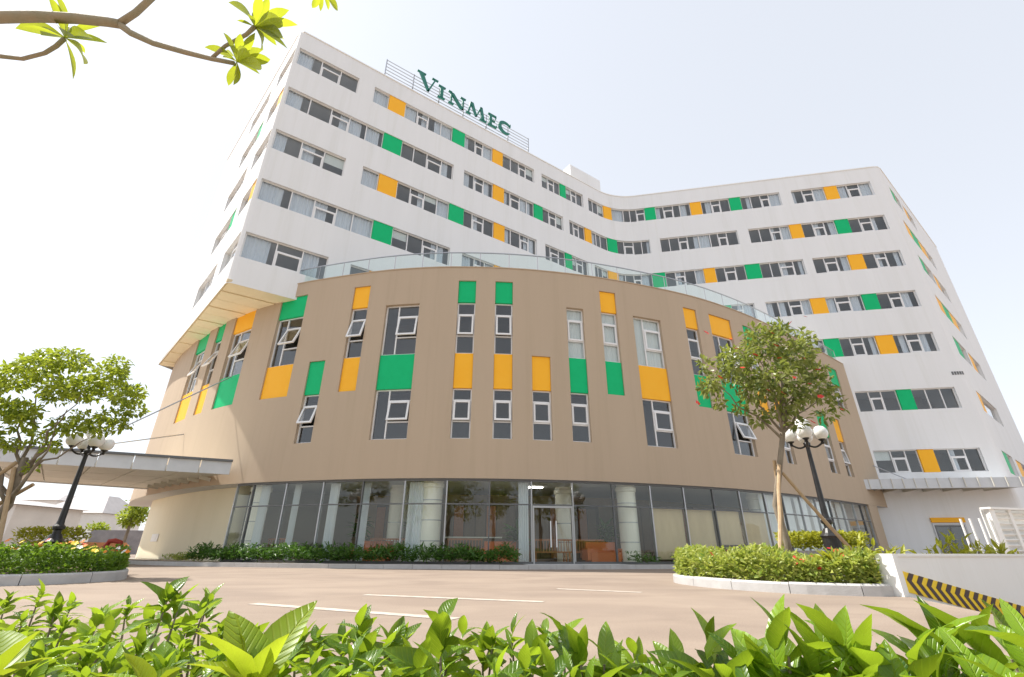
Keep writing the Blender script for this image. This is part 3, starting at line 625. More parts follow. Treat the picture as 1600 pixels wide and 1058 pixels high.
# ------------------------------------------------------------------ roof sign
def build_sign():
    u=Vector((.8286,.56,0)); n=Vector((.56,-.8286,0)); o=Vector((-14.35,20.24,0))-n*.8
    root=thing('rooftop_sign','green serif letters VINMEC on a steel lattice along the tower roof','sign',o+u*12+Vector((0,0,31.9)))
    def P(s,z,d=0): return o+u*s+n*d+Vector((0,0,z))
    f=B()
    for k in range(8): f.bar(P(6.05,33.1+k*.36,-.1),P(19.75,33.1+k*.36,-.1),.05)
    fr=obj('lattice',f,'steel',root)
    for k in range(7):
        s=6.05+13.7*k/6; b=B(); b.bar(P(s,31.9,-.14),P(s,35.75,-.14),.07); b.bar(P(s,31.9,-1.4),P(s,34.6,-.18),.05); obj('post',b,'steel',root)
    def letter(strokes,arcs=()):
        b=B()
        def ext(pts):
            F=[P(x,z,.22) for x,z in pts]; Bk=[P(x,z,.06) for x,z in pts]; m=len(b.v); k=len(pts); b.v+= [tuple(p) for p in F+Bk]
            b.f.append(tuple(range(m,m+k))); b.f.append(tuple(range(m+k,m+2*k))[::-1])
            for i in range(k): b.f.append((m+i,m+k+i,m+k+(i+1)%k,m+(i+1)%k))
        for pts in strokes: ext(pts)
        for cx,cz,r,a0,a1,w0,w1 in arcs:
            N=16
            for i in range(N):
                t0,t1=i/N,(i+1)/N
                def q(t,sg):
                    a=math.radians(a0+(a1-a0)*t); w=w0+(w1-w0)*math.sin(math.pi*t); rr=r+sg*w/2; return (cx+rr*math.cos(a)*1.0,cz+rr*math.sin(a))
                ext([q(t0,-1),q(t0,1),q(t1,1),q(t1,-1)])
        obj('letter',b,'sign',root)
    z0,z1=34.42,35.68; sf=.09
    V0,V1=34.42,36.02
    letter([[(8.62,V1),(8.98,V1),(9.62,V0),(9.42,V0)],[(9.98,V1),(10.1,V1),(9.6,V0),(9.46,V0)],[(8.45,V1),(9.2,V1),(9.2,V1+sf),(8.45,V1+sf)],[(9.75,V1),(10.3,V1),(10.3,V1+sf),(9.75,V1+sf)]])
    letter([[(10.55,z0),(10.82,z0),(10.82,z1),(10.55,z1)],[(10.36,z1-.02),(11.0,z1-.02),(11.0,z1+sf),(10.36,z1+sf)],[(10.36,z0-.02),(11.0,z0-.02),(11.0,z0+sf),(10.36,z0+sf)]])
    letter([[(11.5,z0),(11.63,z0),(11.63,z1),(11.5,z1)],[(12.6,z0),(12.73,z0),(12.73,z1),(12.6,z1)],[(11.42,z1),(11.78,z1),(12.73,z0),(12.42,z0)],[(11.34,z0-.02),(11.82,z0-.02),(11.82,z0+sf),(11.34,z0+sf)],[(12.42,z1-.02),(12.92,z1-.02),(12.92,z1+sf),(12.42,z1+sf)],[(11.28,z1-.02),(11.6,z1-.02),(11.6,z1+sf),(11.28,z1+sf)]])
    z2=35.86
    letter([[(13.14,z0),(13.27,z0),(13.52,z2),(13.36,z2)],[(13.36,z2),(13.66,z2),(14.06,z0+.1),(13.9,z0+.1)],[(13.94,z0+.1),(14.06,z0+.1),(14.5,z2),(14.36,z2)],[(14.34,z2),(14.56,z2),(14.82,z0),(14.54,z0)],[(13.0,z0-.02),(13.45,z0-.02),(13.45,z0+sf),(13.0,z0+sf)],[(14.36,z0-.02),(15.0,z0-.02),(15.0,z0+sf),(14.36,z0+sf)]])
    letter([[(15.3,z0),(15.55,z0),(15.55,z1),(15.3,z1)],[(15.16,z1-.03),(16.0,z1-.03),(16.0,z1+sf),(15.16,z1+sf)],[(15.16,z0-.03),(16.06,z0-.03),(16.06,z0+sf),(15.16,z0+sf)],[(15.5,(z0+z1)/2-.05),(15.88,(z0+z1)/2-.05),(15.88,(z0+z1)/2+.06),(15.5,(z0+z1)/2+.06)],[(15.92,z1-.22),(16.0,z1-.22),(16.0,z1),(15.92,z1)],[(15.98,z0),(16.06,z0),(16.06,z0+.24),(15.98,z0+.24)]])
    letter([[(17.42,z1-.30),(17.52,z1-.30),(17.52,z1+.06),(17.42,z1+.02)]],[(17.02,(z0+z1)/2,.62,50,310,.08,.30)])
build_sign()
# ================================================================== VEGETATION HELPERS
def leaf_shape(L=1.0,W=.35,bend=.25,fold=.18,n=4,blunt=.5):
    """one leaf along +Y, midrib folded, tip drooping; returns verts, faces"""
    v=[];f=[]
    for i in range(n+1):
        t=i/n; w=W*.5*math.sin(math.pi*min(1,max(0,t**blunt)))**.8 if 0<i<n else (0.012 if i==0 else 0.004)
        y=t*L; z=-bend*L*t*t; lift=fold*w*2
        v+=[(-w,y,z+lift),(0,y,z),(w,y,z+lift)]
    for i in range(n):
        a=3*i; f+=[(a,a+1,a+4,a+3),(a+1,a+2,a+5,a+4)]
    return np.array(v),f
def leaf_cloud(C,D,size,shape,jit=.35,up=.3):
    """many leaves in one mesh: centres C (n,3), facing directions D (n,3), sizes (n,)"""
    sv,sf=shape; n=len(C); k=len(sv)
    D=D+RNG.normal(0,jit,(n,3)); D[:,2]+=0; D/=np.linalg.norm(D,axis=1)[:,None]+1e-9
    U=np.tile(np.array([0,0,1.0]),(n,1))+RNG.normal(0,up,(n,3)); X=np.cross(D,U); X/=np.linalg.norm(X,axis=1)[:,None]+1e-9; Z=np.cross(X,D)
    V=(sv[None,:,0:1]*X[:,None]+sv[None,:,1:2]*D[:,None]+sv[None,:,2:3]*Z[:,None])*size[:,None,None]+C[:,None]
    F=[]
    for i in range(n):
        b=i*k; F+=[tuple(b+j for j in f) for f in sf]
    return V.reshape(-1,3),F
def merge(parts):
    V=[];F=[];b=0
    for v,f in parts:
        V.append(v); F+=[tuple(b+j for j in q) for q in f]; b+=len(v)
    return np.concatenate(V),F
def flower_cloud(C,size):
    n=len(C); parts=[]
    sv=[];sf=[]
    for k in range(5):
        a=2*math.pi*k/5; b=len(sv); c,s=math.cos(a),math.sin(a); w=.42
        for x,y,z in ((0,0,0),(.7,-w,.25),(1.0,0,.15),(.7,w,.25)): sv.append((c*x-s*y,s*x+c*y,z))
        sf.append((b,b+1,b+2,b+3))
    sv=np.array(sv); D=RNG.normal(0,.6,(n,3)); D[:,2]=0.1; 
    Zs=np.stack([RNG.normal(0,.5,n),RNG.normal(-.5,.4,n),np.ones(n)],1); Zs/=np.linalg.norm(Zs,axis=1)[:,None]
    X=np.cross(Zs,np.array([0,1.0,.1])); X/=np.linalg.norm(X,axis=1)[:,None]; Y=np.cross(Zs,X)
    V=(sv[None,:,0:1]*X[:,None]+sv[None,:,1:2]*Y[:,None]+sv[None,:,2:3]*Zs[:,None])*size[:,None,None]+C[:,None]
    F=[tuple(i*len(sv)+j for j in f) for i in range(n) for f in sf]
    return V.reshape(-1,3),F
S_SMALL=leaf_shape(1,.5,.2,.2,3,.75); S_LONG=leaf_shape(1,.30,.35,.2,4,.7); S_STRAP=leaf_shape(1,.16,.5,.15,5,.6)
def hedge_mass(sample,n,size,shape,up=.9):
    """leaves over a bed: sample(m) gives surface points; leaves sprout up and outwards"""
    C=sample(n); D=np.stack([RNG.normal(0,.75,n),RNG.normal(-.15,.75,n),np.abs(RNG.normal(.45,.5,n))],1); D/=np.linalg.norm(D,axis=1)[:,None]
    s=RNG.uniform(.7,1.25,n)*size
    return leaf_cloud(C,D,s,shape,.2,.5)
def crown(centers,n,size,shape,droop=.0):
    """leaves through the volume of ellipsoidal clumps (c, r)"""
    w=np.array([r[0]*r[1]*r[2] for c,r in centers])**.8; w/=w.sum(); parts=[]
    for (c,r),q in zip(centers,w):
        m=int(n*q); d=RNG.normal(0,1,(m,3)); d/=np.linalg.norm(d,axis=1)[:,None]
        rad=RNG.uniform(.25,1.0,m)**.55; C=np.array(c)+d*rad[:,None]*np.array(r)*RNG.normal(1,.07,(m,1))
        D=d*.7+RNG.normal(0,.55,(m,3)); D[:,2]-=droop; D/=np.linalg.norm(D,axis=1)[:,None]
        parts.append(leaf_cloud(C,D,RNG.uniform(.65,1.25,m)*size,shape,.25,.6))
    return merge(parts)
def wob(p,q,n,amp):
    p,q=Vector(p),Vector(q); out=[]
    for i in range(n+1):
        t=i/n; a=amp*math.sin(math.pi*t); out.append(p.lerp(q,t)+Vector((random.uniform(-a,a),random.uniform(-a,a),random.uniform(-a,a)*.5)))
    return out

# ================================================================== STREET LAMPS
def lamp(loc,H,label):
    L=thing('street_lamp',label,'street lamp',loc,'black globe street lamps')
    x,y,z=loc; s=H/4.0
    obj('base',B().lathe(loc,[(.27*s,0),(.27*s,.14*s),(.21*s,.2*s),(.23*s,.66*s),(.27*s,.72*s),(.19*s,.80*s),(.13*s,.92*s)],16),'black',L)
    obj('post',B().lathe(loc,[(.10*s,.92*s),(.10*s,1.02*s),(.15*s,1.06*s),(.155*s,1.13*s),(.10*s,1.19*s),(.085*s,1.3*s),(.07*s,2.2*s),(.056*s,3.2*s),(.09*s,3.24*s),(.095*s,3.32*s),(.05*s,3.38*s),(.035*s,3.66*s)],14),'black',L)
    gl=[(.05,0),(.13,.03),(.19,.09),(.22,.17),(.22,.25),(.19,.33),(.13,.40),(.06,.43),(.01,.44)]
    def globe(c):
        obj('globe',B().lathe(c,[(r*s*.95,h*s*.95) for r,h in gl],20),'globe',L,smooth=True)
    obj('cup',B().lathe((x,y,z+3.62*s),[(.03*s,0),(.08*s,.03*s),(.09*s,.07*s)],12),'black',L); globe((x,y,z+3.68*s))
    for k in range(4):
        a=math.pi/4+k*math.pi/2+.25; dx,dy=math.cos(a),math.sin(a); pts=[]
        for i in range(9):
            t=i/8; r=.40*s*t; h=(3.28-.10*math.sin(math.pi*t)+.02*t)*s; pts.append((x+dx*r,y+dy*r,z+h))
        pts.append((x+dx*.41*s,y+dy*.41*s,z+3.36*s)); obj('arm',B().tube(pts,[.028*s]*9+[.03*s],8),'black',L)
        c=(x+dx*.41*s,y+dy*.41*s,z+3.34*s)
        obj('cup',B().lathe(c,[(.03*s,-.08*s),(.05*s,-.03*s),(.035*s,0),(.09*s,.04*s),(.095*s,.07*s)],12),'black',L)
        globe((c[0],c[1],c[2]+.05*s))
lamp((-12.55,14.0,.12),3.8,'black globe street lamp in the flower bed left of the podium')
lamp((8.15,12.9,.35),3.62,'black globe street lamp beside the small staked tree on the right')

# ================================================================== KERBS AND BEDS
def offset_loop(pts,d):
    n=len(pts); out=[]
    for i in range(n):
        a,b,c=Vector(pts[i-1]),Vector(pts[i]),Vector(pts[(i+1)%n]); e=(c-a).normalized(); out.append((b.x-e.y*d,b.y+e.x*d))
    return out
def kerbed_bed(name,label,loop,h,w,seglen,soilz):
    """kerb of separate stones round a closed loop (counter-clockwise), soil inside"""
    cx=sum(p[0] for p in loop)/len(loop); cy=sum(p[1] for p in loop)/len(loop)
    root=thing(name,label,'planting bed',(cx,cy,0))
    inner=offset_loop(loop,w); n=len(loop)
    obj('soil',B().prism(inner,0,soilz),'soil',root)
    P=Path(list(loop)+[loop[0]]); m=max(4,int(P.L/seglen)); I=offset_loop(loop,w); 
    for k in range(m):
        b=B(); s0,s1=P.L*k/m+.006,P.L*(k+1)/m-.006; q=max(1,int((s1-s0)/.25)); dz=random.uniform(-.006,.006)
        for i in range(q):
            a,c=s0+(s1-s0)*i/q,s0+(s1-s0)*(i+1)/q
            o0,o1,i0,i1=P.at(a),P.at(c),P.at(a,-w),P.at(c,-w); t0,t1=P.at(a,-.025),P.at(c,-.025)
            b.hexa([(*o0,0),(*o1,0),(*i1,0),(*i0,0),(*o0,h-.03+dz),(*o1,h-.03+dz),(*i1,h-.03+dz),(*i0,h-.03+dz)])
            b.hexa([(*o0,h-.03+dz),(*o1,h-.03+dz),(*i1,h-.03+dz),(*i0,h-.03+dz),(*t0,h+dz),(*t1,h+dz),(*i1,h+dz),(*i0,h+dz)])
        obj('kerb_stone',b,'kerb',root)
    return root
def ss(pts,n=6):   # closed smooth loop
    P=list(pts); N=len(P); out=[]
    for i in range(N):
        p0,p1,p2,p3=P[i-1],P[i],P[(i+1)%N],P[(i+2)%N]
        for k in range(n):
            t=k/n; out.append(tuple(.5*((2*p1[d])+(-p0[d]+p2[d])*t+(2*p0[d]-5*p1[d]+4*p2[d]-p3[d])*t*t+(-p0[d]+3*p1[d]-3*p2[d]+p3[d])*t**3) for d in (0,1)))
    return out
def in_loop(loop,m,shrink=.86):
    L=np.array(loop); c=L.mean(0); L=c+(L-c)*shrink; lo,hi=L.min(0),L.max(0); out=[]
    while len(out)<m:
        p=RNG.uniform(lo,hi,(m*3,2)); ins=np.zeros(len(p),bool); n=len(L); j=n-1
        for i in range(n):
            cond=((L[i,1]>p[:,1])!=(L[j,1]>p[:,1]))&(p[:,0]<(L[j,0]-L[i,0])*(p[:,1]-L[i,1])/(L[j,1]-L[i,1]+1e-12)+L[i,0]); ins^=cond; j=i
        out+=p[ins].tolist()
    return np.array(out[:m])
def edge_dist(loop,p):
    L=np.array(loop); return np.min(np.linalg.norm(p[:,None]-L[None],axis=2),axis=1)
def bed_sample(loop,h,z0,shrink=.9,bulge=.30):
    def f(n):
        p=in_loop(loop,n,shrink); m=int(n*.45)
        L=np.array(loop); k=RNG.integers(0,len(L),m); t=RNG.uniform(0,1,(m,1)); c=L.mean(0); e=L[k]*(1-t)+L[(k+1)%len(L)]*t; p[:m]=e+(c-e)/np.linalg.norm(c-e,axis=1)[:,None]*RNG.uniform(.10,.34,(m,1))
        d=np.clip(edge_dist(loop,p)/bulge,0,1); top=z0+(h-z0)*(.55+.45*np.sqrt(d))
        top*=1+.16*np.sin(p[:,0]*3.1+1.3*np.sin(p[:,1]*2.3)); t=RNG.uniform(0,1,n)**.6; t[:m]=RNG.uniform(0,1,m)
        return np.column_stack([p,z0+(top-z0)*t])
    return f
# right-hand island bed
loopR=ss([(3.62,11.6),(3.78,10.2),(4.45,9.05),(5.2,8.5),(6.05,8.36),(6.12,9.6),(6.05,11.6),(5.2,12.5),(4.1,12.4)],5)
kerbed_bed('island_bed','white kerbed island bed in front of the staked tree and ramp wall',loopR,.17,.13,1.0,.12)
tag(obj('hedge',hedge_mass(bed_sample(loopR,.63,.12,.93),8500,.105,S_SMALL),'leafV',org=(4.9,10.3,.12)),'low variegated yellow-green hedge filling the island bed on the right','hedge',kind='stuff')
C=bed_sample(loopR,.66,.35,.9)(26); C[:,2]+=.03
tag(obj('flowers',flower_cloud(C,RNG.uniform(.03,.06,26)),'fl_red',org=(4.9,10.3,.5)),'scattered small red blossoms on the island hedge','flowers',kind='stuff')
# strap-leaved plants at the end of the island
def strap_plant(p,n,L,mat,label,flower=False,group=None):
    r=thing('strap_plant',label,'plant',p,group); a=RNG.uniform(0,2*math.pi,n); el=RNG.uniform(.6,1.3,n)
    D=np.stack([np.cos(a)*np.cos(el),np.sin(a)*np.cos(el),np.sin(el)],1); C=np.array(p)+D*.03
    obj('foliage',leaf_cloud(C,D,RNG.uniform(.7,1.15,n)*L,S_STRAP,.06,.2),mat,r)
    if flower: obj('blossom',flower_cloud(np.array(p)+np.array([[.05,-.1,.30],[.12,-.15,.24],[-.06,-.1,.34]]),np.array([.045,.04,.035])),'fl_red',r)
strap_plant((5.6,9.0,.35),22,.50,'leafY','yellow-green strap-leaved plant with red blossom at the ramp wall corner',True)
def clump(p,r,h,n,mat,label):
    t=thing('leafy_clump',label,'plant',p); d=RNG.normal(0,1,(n,3)); d[:,2]=np.abs(d[:,2])+.25; d/=np.linalg.norm(d,axis=1)[:,None]; C=np.array(p)+d*np.array([r,r*.7,h])*RNG.uniform(.35,1,(n,1))**.6
    D=d*.6+RNG.normal(0,.45,(n,3)); D[:,2]+=.45; D/=np.linalg.norm(D,axis=1)[:,None]; obj('foliage',leaf_cloud(C,D,RNG.uniform(.10,.26,n),S_LONG,.2,.5),mat,t)
    for k in range(5): obj('stem',B().tube([Vector(p)+Vector((random.uniform(-.1,.1),0,0)),Vector(p)+Vector((random.uniform(-.5,.5)*r,random.uniform(-.3,.3)*r,h*.8))],[.012,.006],6),'bark',t)
def rw(l,w): q=RAMP_O+RAMP_D*l-RAMP_N*w; return (q.x,q.y,.12)
for i,(l,w_,r,h,n) in enumerate(((.55,.85,.42,.72,90),(1.25,.8,.38,.58,70),(2.3,.8,.5,.50,70),(3.5,.9,.5,.85,120),(4.3,.9,.45,.78,100),(5.3,.9,.55,.72,100))):
    clump(rw(l,w_),r,h,n,'leafY',['yellow-green leafy clump just behind the left end of the white ramp wall','second leafy clump from the left end of the white ramp wall','low leafy clump behind the ramp wall below the side door','tall leafy clump behind the ramp wall left of the white louvres','leafy clump behind the ramp wall in front of the white louvres','rightmost leafy clump behind the white ramp wall'][i])
# raised granite bed with yellow shrubs, further back
tag(obj('granite_planter',B().prism([(7.05,13.3),(9.3,12.4),(10.1,14.1),(7.8,15.2)],0,.66),'stone',org=(8.4,13.8,0)),'low grey granite planter wall behind the island bed','planter')
sample=lambda n: np.column_stack([(lambda a,b:np.column_stack([7.1+a*1.9+b*.55,13.45-a*.72+b*1.1]))(RNG.uniform(0,1,n),RNG.uniform(0,1,n)),.66+RNG.uniform(0,1,n)**.6*.42])
tag(obj('shrub_mass',hedge_mass(sample,2600,.11,S_SMALL),'leafY',org=(8.2,13.6,.66)),'rounded yellow shrubs on top of the granite planter','shrubs',kind='stuff')
# left flower bed
loopL=ss([(-8.62,11.6),(-8.8,10.4),(-9.6,9.6),(-11.5,9.2),(-14.5,9.6),(-16.5,12),(-16,15.3),(-13.4,16.0),(-11.4,15.0),(-9.7,13.2)],5)
loopL=loopL[::-1] if sum((loopL[i][0]-loopL[i-1][0])*(loopL[i][1]+loopL[i-1][1]) for i in range(len(loopL)))>0 else loopL
kerbed_bed('flower_bed','grey kerbed flower bed around the left street lamp',loopL,.19,.14,1.1,.13)
tag(obj('hedge',hedge_mass(bed_sample(loopL,.62,.13,.95),15000,.095,S_SMALL),'leafH',org=(-12,12.5,.13)),'dark green low hedge in the left flower bed below the lamp','hedge',kind='stuff')
for m,nm,k in (('fl_ye','yellow',60),('fl_or','orange',50),('fl_wh','white',22),('fl_red','red',10)):
    C=bed_sample(loopL,.66,.5,.94)(k); C[:,2]+=.06
    tag(obj('flowers',flower_cloud(C,RNG.uniform(.04,.075,k)),m,org=(-12,12.5,.4)),'%s blossoms dotted over the left flower bed'%nm,'flowers',kind='stuff')
def fix_ccw(l): return l
# podium strip bed with kerb
def podium_strip():
    root=thing('podium_kerb','grey concrete kerb along the foot of the curved glass front','kerb',(*POD.at(33,1.2),0))
    s=11.0
    while s<50:
        b=B(); sbox(b,POD,s+.006,s+.994,0,.15+random.uniform(-.004,.004),1.25,1.45,step=.5); obj('kerb_stone',b,'kerb',root); s+=1.0
    b=B(); n=80
    for k in range(n):
        a,c=11+39*k/n,11+39*(k+1)/n; b.quad((*POD.at(a,-.05),.126),(*POD.at(a,1.25),.126),(*POD.at(c,1.25),.126),(*POD.at(c,-.05),.126))
    obj('apron',b,'soil',root)
    b=B(); sbox(b,POD,33.0,37.0,.126,.145,-.02,1.249,step=.5); obj('door_apron',b,'kerb',root)
    def samp(ranges,h):
        def f(n):
            w=np.array([r[1]-r[0] for r in ranges]); k=RNG.choice(len(ranges),n,p=w/w.sum()); S=np.array([RNG.uniform(*ranges[i]) for i in k]); d=RNG.uniform(.15,1.2,n)
            P=np.array([POD.at(a,b) for a,b in zip(S,d)]); hh=h*(.55+.35*np.sin(S*4+np.sin(S*1.7)*2)**2+.15*RNG.normal(0,1,n).clip(-1,1)); return np.column_stack([P,.13+RNG.uniform(.1,1,n)**.6*hh])
        return f
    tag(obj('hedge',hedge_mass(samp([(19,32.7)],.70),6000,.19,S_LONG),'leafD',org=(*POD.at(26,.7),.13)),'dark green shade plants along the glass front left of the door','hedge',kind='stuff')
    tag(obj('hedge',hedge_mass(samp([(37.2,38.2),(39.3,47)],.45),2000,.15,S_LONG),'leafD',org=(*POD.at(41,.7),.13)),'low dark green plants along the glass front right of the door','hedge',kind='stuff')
    tag(obj('ground_cover',hedge_mass(samp([(17.6,19.2)],.36),520,.14,S_LONG),'leafV',org=(*POD.at(18.4,.7),.13)),'pale yellow ground cover at the left end of the glass front','ground cover',kind='stuff')
podium_strip()

# ================================================================== TREES
def stake(a,b,r,label):
    tag(obj('tree_stake',B().tube(wob(a,b,4,.02),[r*1.1,r*1.05,r,r*.95,r*.9],8),'wood',org=tuple(a)),label,'stake','wooden props tied to the young trees')
def right_tree():
    Y=11.3; base=Vector((6.15,Y,.12)); t=thing('young_tree','small staked tree with round green crown and red blossoms in front of the podium','tree',base)
    fork=at(1222,690,Y); p1=at(1212,790,Y)
    obj('trunk',B().tube([base,base.lerp(p1,.5)+Vector((.03,0,0)),p1,at(1217,740,Y),fork,at(1226,640,Y),at(1222,590,Y)],[.085,.075,.07,.066,.06,.05,.035],10),'bark',t,smooth=True)
    for i,e in enumerate(((1150,590),(1180,540),(1215,520),(1262,560),(1290,610),(1120,600),(1240,600),(1195,580))):
        s=fork.lerp(at(1226,640,Y),random.random()); e=at(*e,Y+random.uniform(-.9,.9)); obj('limb',B().tube(wob(s,e,5,.12),[.035,.03,.024,.018,.012,.006],7),'bark',t)
    cl=[]
    for px,py,r in ((1195,535,.85),(1150,570,.75),(1240,560,.9),(1115,595,.55),(1280,610,.65),(1210,590,.9),(1180,610,.6),(1235,625,.6),(1255,530,.5),(1170,530,.55),(1105,575,.4),(1300,630,.35),(1210,510,.45),(1165,595,.5),(1270,585,.5),(1130,628,.3),(1188,648,.36),(1248,655,.36),(1290,648,.34),(1218,640,.34),(1162,632,.3),(1100,610,.34)):
        for dy in (random.uniform(-.9,-.4),random.uniform(.3,.8)): cl.append((tuple(at(px+random.uniform(-7,7),py+random.uniform(-7,7),Y+dy*r*1.1)),(r*.55*random.uniform(.7,1.15),r*.7,r*.50*random.uniform(.7,1.2))))
    obj('crown',crown(cl,3700,.155,S_SMALL,.15),'leafT',t)
    C=np.array([tuple(at(px,py,Y-.9)) for px,py in ((1258,495),(1235,505),(1278,578),(1103,520),(1142,530),(1090,630),(1340,660),(1270,660),(1212,540),(1240,590),(1200,610),(1255,560),(1205,520),(1180,555),(1160,575),(1225,615),(1195,585),(1265,600),(1150,545),(1218,560),(1282,620),(1125,590))])
    C[6]=tuple(at(1315,640,Y)); obj('blossoms',flower_cloud(C,RNG.uniform(.05,.085,len(C))),'fl_red',t)
    k=at(1217,735,Y)
    stake((5.35,10.4,.12),k+Vector((-.02,-.10,.1)),.045,'pale wooden prop leaning in from the front of the staked tree')
    stake((8.0,11.4,.1),k+Vector((.08,.02,-.05)),.04,'long wooden prop running down right from the staked tree to the lamp')
    stake((6.75,12.6,.1),k+Vector((.0,.1,.25)),.045,'upright dark wooden prop behind the staked tree trunk')
right_tree()
def left_tree():
    Y=12.4; base=Vector((-13.3,Y,.13)); t=thing('spreading_tree','leafy spreading tree with several limbs at the left edge of the forecourt','tree',base)
    f1=at(12,790,Y); f2=at(28,745,Y)
    obj('trunk',B().tube([base,f1.lerp(base,.4),f1,f2,at(40,715,Y)],[.12,.11,.10,.085,.07],10),'bark',t,smooth=True)
    for s,e,r in ((f2,(105,640),.055),(f1,(80,690),.06),(f2,(30,640),.05),(f1,(-30,650),.05),(f2,(150,680),.035),(f2,(60,600),.045),(f1,(-10,700),.05),(f2,(130,610),.035)):
        e=at(*e,Y+random.uniform(-.8,.8)); obj('limb',B().tube(wob(s,e,6,.14),[r,r*.9,r*.78,r*.62,r*.48,r*.34,r*.2],8),'bark',t,smooth=True)
    cl=[]
    for px,py,r in ((60,575,.8),(110,565,.7),(20,590,.8),(165,590,.75),(195,620,.6),(130,610,.75),(90,610,.7),(205,645,.4),(175,650,.5),(40,640,.6),(0,640,.7),(130,655,.45),(-25,600,.8),(-30,680,.7),(75,560,.5),(185,572,.45),(20,690,.4),(60,680,.35),(95,665,.4),(210,610,.4),(55,730,.25),(150,668,.4),(112,676,.38),(190,662,.38),(75,700,.35),(30,660,.5)):
        for dy in (-.5,.6): cl.append((tuple(at(px,py,Y+dy*r*1.2)+Vector((random.uniform(-.1,.1),0,random.uniform(-.1,.1)))),(r*.60,r*.70,r*.38)))
    obj('crown',crown(cl,6200,.15,S_SMALL,.05),'leafL',t)
    k=at(30,735,Y)
    stake((-11.9,12.0,.1),k+Vector((-.05,-.1,.05)),.05,'wooden prop leaning down right of the left tree beside the lamp')
    stake((-15.2,12.6,.1),at(52,757,Y),.05,'wooden prop crossing low behind the left tree trunk')
    stake((-14.4,11.5,.1),k+Vector((-.1,-.05,.2)),.055,'thick wooden prop at the left picture edge by the spreading tree')
left_tree()
def leaf_objects(root,spec,mat,mesh_cache={}):
    """every large leaf is an object: spec = (position, direction, roll, length, variant)"""
    for p,d,roll,L,k in spec:
        key=(mat,k)
        if key not in mesh_cache and mat=='leafP':
            v,f=leaf_shape(1,[.30,.26,.33,.28,.24,.31][k%6],[.12,.3,.05,.2,.35,.15][k%6],.22,8,1.45); me=bpy.data.meshes.new('leaf'); me.from_pydata(v.tolist(),[],f); me.materials.append(MT[mat]); me.polygons.foreach_set('use_smooth',[True]*len(me.polygons)); mesh_cache[key]=me
        elif key not in mesh_cache:
            rr=random.Random(k*13+1); v,f=leaf_shape(1,[.42,.35,.46,.38,.31,.44][k%6],[.30,.50,.18,.40,.60,.34][k%6],[.25,.15,.35,.2,.1,.3][k%6],7,[.72,.8,.68,.75,.8,.7][k%6])
            v=v+0; v[:,0]+=.05*np.sin(v[:,1]*3+k); v[:,2]+=.012*np.sin(v[:,1]*17+k)*np.abs(v[:,0])*8
            me=bpy.data.meshes.new('leaf'); me.from_pydata(v.tolist(),[],f); me.materials.append(MT[mat]); me.polygons.foreach_set('use_smooth',[True]*len(me.polygons)); mesh_cache[key]=me
        o=bpy.data.objects.new('leaf',mesh_cache[key]); COL.objects.link(o); o.parent=root
        d=Vector(d).normalized(); q=d.to_track_quat('Y','Z'); m=q.to_matrix().to_4x4() @ Matrix.Rotation(roll,4,'Y')
        o.matrix_local=Matrix.Translation(Vector(p)-root.location) @ m @ Matrix.Diagonal((L,L,L,1))
